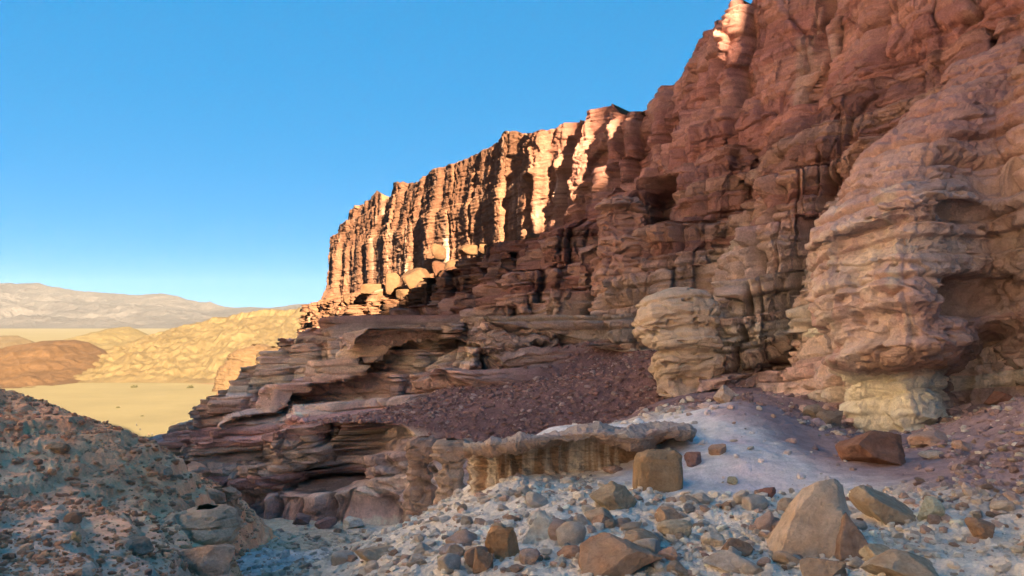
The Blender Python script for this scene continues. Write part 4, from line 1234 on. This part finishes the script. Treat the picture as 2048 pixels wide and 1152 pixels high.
# distant range
rx_ = np.array([-600, -300, -100, 0, 40, 80, 130, 170, 230, 270, 330, 360, 400, 420, 450, 490, 560, 640, 760, 900, 1100])
ry_ = np.array([575, 560, 566, 565, 568, 570, 582, 584, 588, 590, 589, 598, 606, 604, 613, 617, 614, 607, 612, 618, 622])
D_R = 9000.0
nxr, nyr = 700, 160
u = np.linspace(-600, 1100, nxr)
hy = np.interp(u, rx_, ry_) + 3.0 * fbm(u * .03, .3, .4, 5, .6)
top = -(hy - 640) / F * D_R
v = np.linspace(0, 1, nyr)[:, None]
XX = np.broadcast_to((u - 1024) / F * D_R, (nyr, nxr))
YY = mix(6300, D_R, v) + 0 * XX
prof = .55 * v + .45 * v ** 2
g = ridged(XX / 900, YY / 900, .3, 6) - .4
ZZ = ZV - 2 + (top - ZV + 2)[None] * prof * 1.0 + sstep(.02, .2, v) * (1 - .7 * v ** 4) * (170 * g * np.clip(top / 300, .3, 1)[None])
bk = np.stack([XX[0], np.full(nxr, D_R + 1500), np.full(nxr, ZV - 3)], -1)[None]
G_ = np.concatenate([np.stack([XX, YY, ZZ], -1), bk], 0)
n = fbm(G_[..., 0] / 600, G_[..., 1] / 600, .2, 5)
rc = mix(np.array([.036, .032, .033]), np.array([.055, .049, .048]), np.clip(.5 + n, 0, 1)[..., None])
o = mesh_obj('mountains', G_.reshape(-1, 3), grid_faces(nyr + 1, nxr), M_RANGE, rc.reshape(-1, 3))
tag(o, 'pale hazy mountain range on the horizon across the valley', 'mountains', kind='structure')

# added ridge behind the camera, unseen, its crest shaped to shade the gully
PX_, PY_ = .94, .342
HX_, HY_ = -.342, .94
ll = np.linspace(-90, 260, 351)
aa = np.array([0, .25, .5, .75, .9, 1.0, 1.15, 1.6])
pa = np.array([-90, -140, -180, -215, -240, -250, -262, -330.])
pz = np.array([-3, 14, 34, 70, 102, 116.5, 119, 119.])
crest = np.interp(ll, [-90, -60, -30, -8, 12, 17, 38.2, 40.2, 60, 260], [.3, .42, .7, .95, 1.01, .93, .93, 1.07, 1.10, 1.12])
OX = pa[:, None] * HX_ + ll[None] * PX_
OY = pa[:, None] * HY_ + ll[None] * PY_
OZ = pz[:, None] * crest[None] + 2 * perlin(OX * .08, OY * .08, .5)
o = mesh_obj('shade_ridge', np.stack([OX, OY, OZ], -1).reshape(-1, 3), grid_faces(*OX.shape), M_CLIFF, np.tile(np.array([.40, .26, .18]), (OX.size, 1)))
tag(o, 'added brown ridge behind the viewpoint, unseen, shaped to shade the gully', 'slope', kind='structure')

# added slope, out of view to the left, sunlit to bounce warm fill
bowl = crom(np.array([(-56, -190), (-60, -130), (-66, -85), (-73, -40), (-86, 0), (-108, 20), (-122, 36), (-110, 48), (-84, 48), (-62, 48), (-47, 50), (-44, 57)], float), 180)
bh = np.interp(np.arange(180) / 179 * 11, [0, 2, 3, 6, 7, 8, 11], [125, 108, 92, 92, 74, 56, 52])
tg = np.gradient(bowl, axis=0)
nr_ = np.stack([-tg[:, 1], tg[:, 0]], -1) / np.linalg.norm(tg, axis=1)[:, None]
vv_ = np.linspace(0, 1, 70)[:, None]
OX = bowl[None, :, 0] + nr_[None, :, 0] * 26 * vv_ + 3 * fbm(bowl[None, :, 1] * .06 + 0 * vv_, vv_ * 3, .3, 4)
OY = bowl[None, :, 1] + nr_[None, :, 1] * 26 * vv_
OZ = -9 + bh[None, :] * vv_ + 3 * fbm(OX * .08, OY * .08, .7, 4)
o = mesh_obj('bounce_slope', np.stack([OX, OY, OZ], -1).reshape(-1, 3), grid_faces(*OX.shape), M_CLIFF, np.tile(np.array([.80, .69, .56]), (OX.size, 1)))
tag(o, 'added sunlit tan slope out of view, bouncing warm light into the gully', 'slope', kind='structure')

# ------------------------------------------------------------------ walkers on the sand
M_CLOTH = rock_mat('walker_cloth', 3.0, 0.001, 0.1)
def person(px, py, label, stride, face, top, legs, pack):
    dep = -ZV * F / (py - 640)
    p = W(px, py, dep)
    me = bpy.data.meshes.new('person')
    V = [(0, 0, .92), (0, 0, 1.18), (0, 0, 1.42), (0, 0, 1.52), (0, 0, 1.66),
         (.10, 0, .88), (.11, stride * .5, .48), (.11, stride * .62 - .06, .06), (.11, stride * .62 + .12, .03),
         (-.10, 0, .88), (-.11, -stride * .35, .48), (-.11, -stride * .8 - .06, .07), (-.11, -stride * .8 + .12, .03),
         (.20, 0, 1.40), (.26, -stride * .3, 1.12), (.25, -stride * .1, .88), (-.20, 0, 1.40), (-.26, stride * .3, 1.12), (-.25, stride * .45, .90), (0, .02, 1.74)]
    E = [(0, 1), (1, 2), (2, 3), (3, 4), (4, 19), (0, 5), (5, 6), (6, 7), (7, 8), (0, 9), (9, 10), (10, 11), (11, 12), (2, 13), (13, 14), (14, 15), (2, 16), (16, 17), (17, 18)]
    RAD = [.19, .20, .21, .08, .12, .14, .11, .08, .06, .14, .11, .08, .06, .10, .08, .05, .10, .08, .05, .11]
    me.from_pydata(V, E, [])
    o = bpy.data.objects.new('person', me)
    scene.collection.objects.link(o)
    sk = o.modifiers.new('skin', 'SKIN')
    for k, q in enumerate(me.skin_vertices[0].data):
        q.radius = (RAD[k], RAD[k])
        q.use_root = (k == 0)
    sb = o.modifiers.new('smooth', 'SUBSURF'); sb.levels = 1; sb.render_levels = 1
    m = bpy.data.materials.new('clothes')
    m.use_nodes = True
    nt = m.node_tree
    tc = nt.nodes.new('ShaderNodeTexCoord'); sp = nt.nodes.new('ShaderNodeSeparateXYZ'); cr = nt.nodes.new('ShaderNodeValToRGB'); mp = nt.nodes.new('ShaderNodeMath')
    mp.operation = 'DIVIDE'; mp.inputs[1].default_value = 1.8
    nt.links.new(tc.outputs['Object'], sp.inputs[0]); nt.links.new(sp.outputs[2], mp.inputs[0]); nt.links.new(mp.outputs[0], cr.inputs[0])
    cr.color_ramp.interpolation = 'CONSTANT'
    cr.color_ramp.elements[0].color = legs + (1,)
    cr.color_ramp.elements[1].position = .50; cr.color_ramp.elements[1].color = top + (1,)
    e = cr.color_ramp.elements.new(.86); e.color = (.10, .055, .04, 1)
    e = cr.color_ramp.elements.new(.93); e.color = (.04, .03, .025, 1)
    nt.links.new(cr.outputs[0], nt.nodes['Principled BSDF'].inputs['Base Color'])
    me.materials.append(m)
    zz = ZV + .5 * float(fbm(np.array(p[0] * .01), np.array(p[1] * .01), .2, 3)) + .15 * float(fbm(np.array(p[0] * .06), np.array(p[1] * .06), .2, 3))
    o.location = (p[0], p[1], zz + .02)
    o.rotation_euler = (0, 0, R(face))
    tag(o, label, 'person', 'walkers crossing the sand')
    return o
person(273, 852, 'person in dark clothes walking alone, farthest of the walkers on the sand', .30, 160, (.012, .012, .016), (.010, .010, .014), True)
person(280, 861, 'person in dark clothes mid stride, second farthest on the sand', .42, 140, (.014, .012, .012), (.012, .012, .018), True)
person(291, 877, 'person in dark trousers, nearest of the walkers, left of the close pair', .38, 150, (.016, .016, .02), (.008, .008, .01), True)
person(297, 873, 'person in a reddish top, left one of the close pair on the sand', .25, 170, (.07, .02, .018), (.010, .010, .014), True)
person(304, 872, 'person in a grey top, right one of the close pair on the sand', .28, 155, (.04, .038, .04), (.010, .010, .014), True)

# ------------------------------------------------------------------ air
def haze():
    x0, x1, y0, y1, z0, z1 = -15000, 15000, -400, 14500, ZV - 12, 760
    V = np.array([(x, y, z) for x in (x0, x1) for y in (y0, y1) for z in (z0, z1)], float)
    Fq = [(0, 1, 3, 2), (4, 6, 7, 5), (0, 4, 5, 1), (2, 3, 7, 6), (0, 2, 6, 4), (1, 5, 7, 3)]
    m = bpy.data.materials.new('haze_air')
    m.use_nodes = True
    nt = m.node_tree
    for q in list(nt.nodes):
        if q.type != 'OUTPUT_MATERIAL': nt.nodes.remove(q)
    pv = nt.nodes.new('ShaderNodeVolumePrincipled')
    pv.inputs['Color'].default_value = (.66, .80, 1.0, 1)
    pv.inputs['Density'].default_value = 0.65e-5
    pv.inputs['Anisotropy'].default_value = 0.0
    nt.links.new(pv.outputs[0], [q for q in nt.nodes if q.type == 'OUTPUT_MATERIAL'][0].inputs['Volume'])
    o = mesh_obj('haze', V, Fq, m, smooth=False)
    tag(o, 'thin pale haze in the air over the valley', 'haze', kind='stuff')
haze()
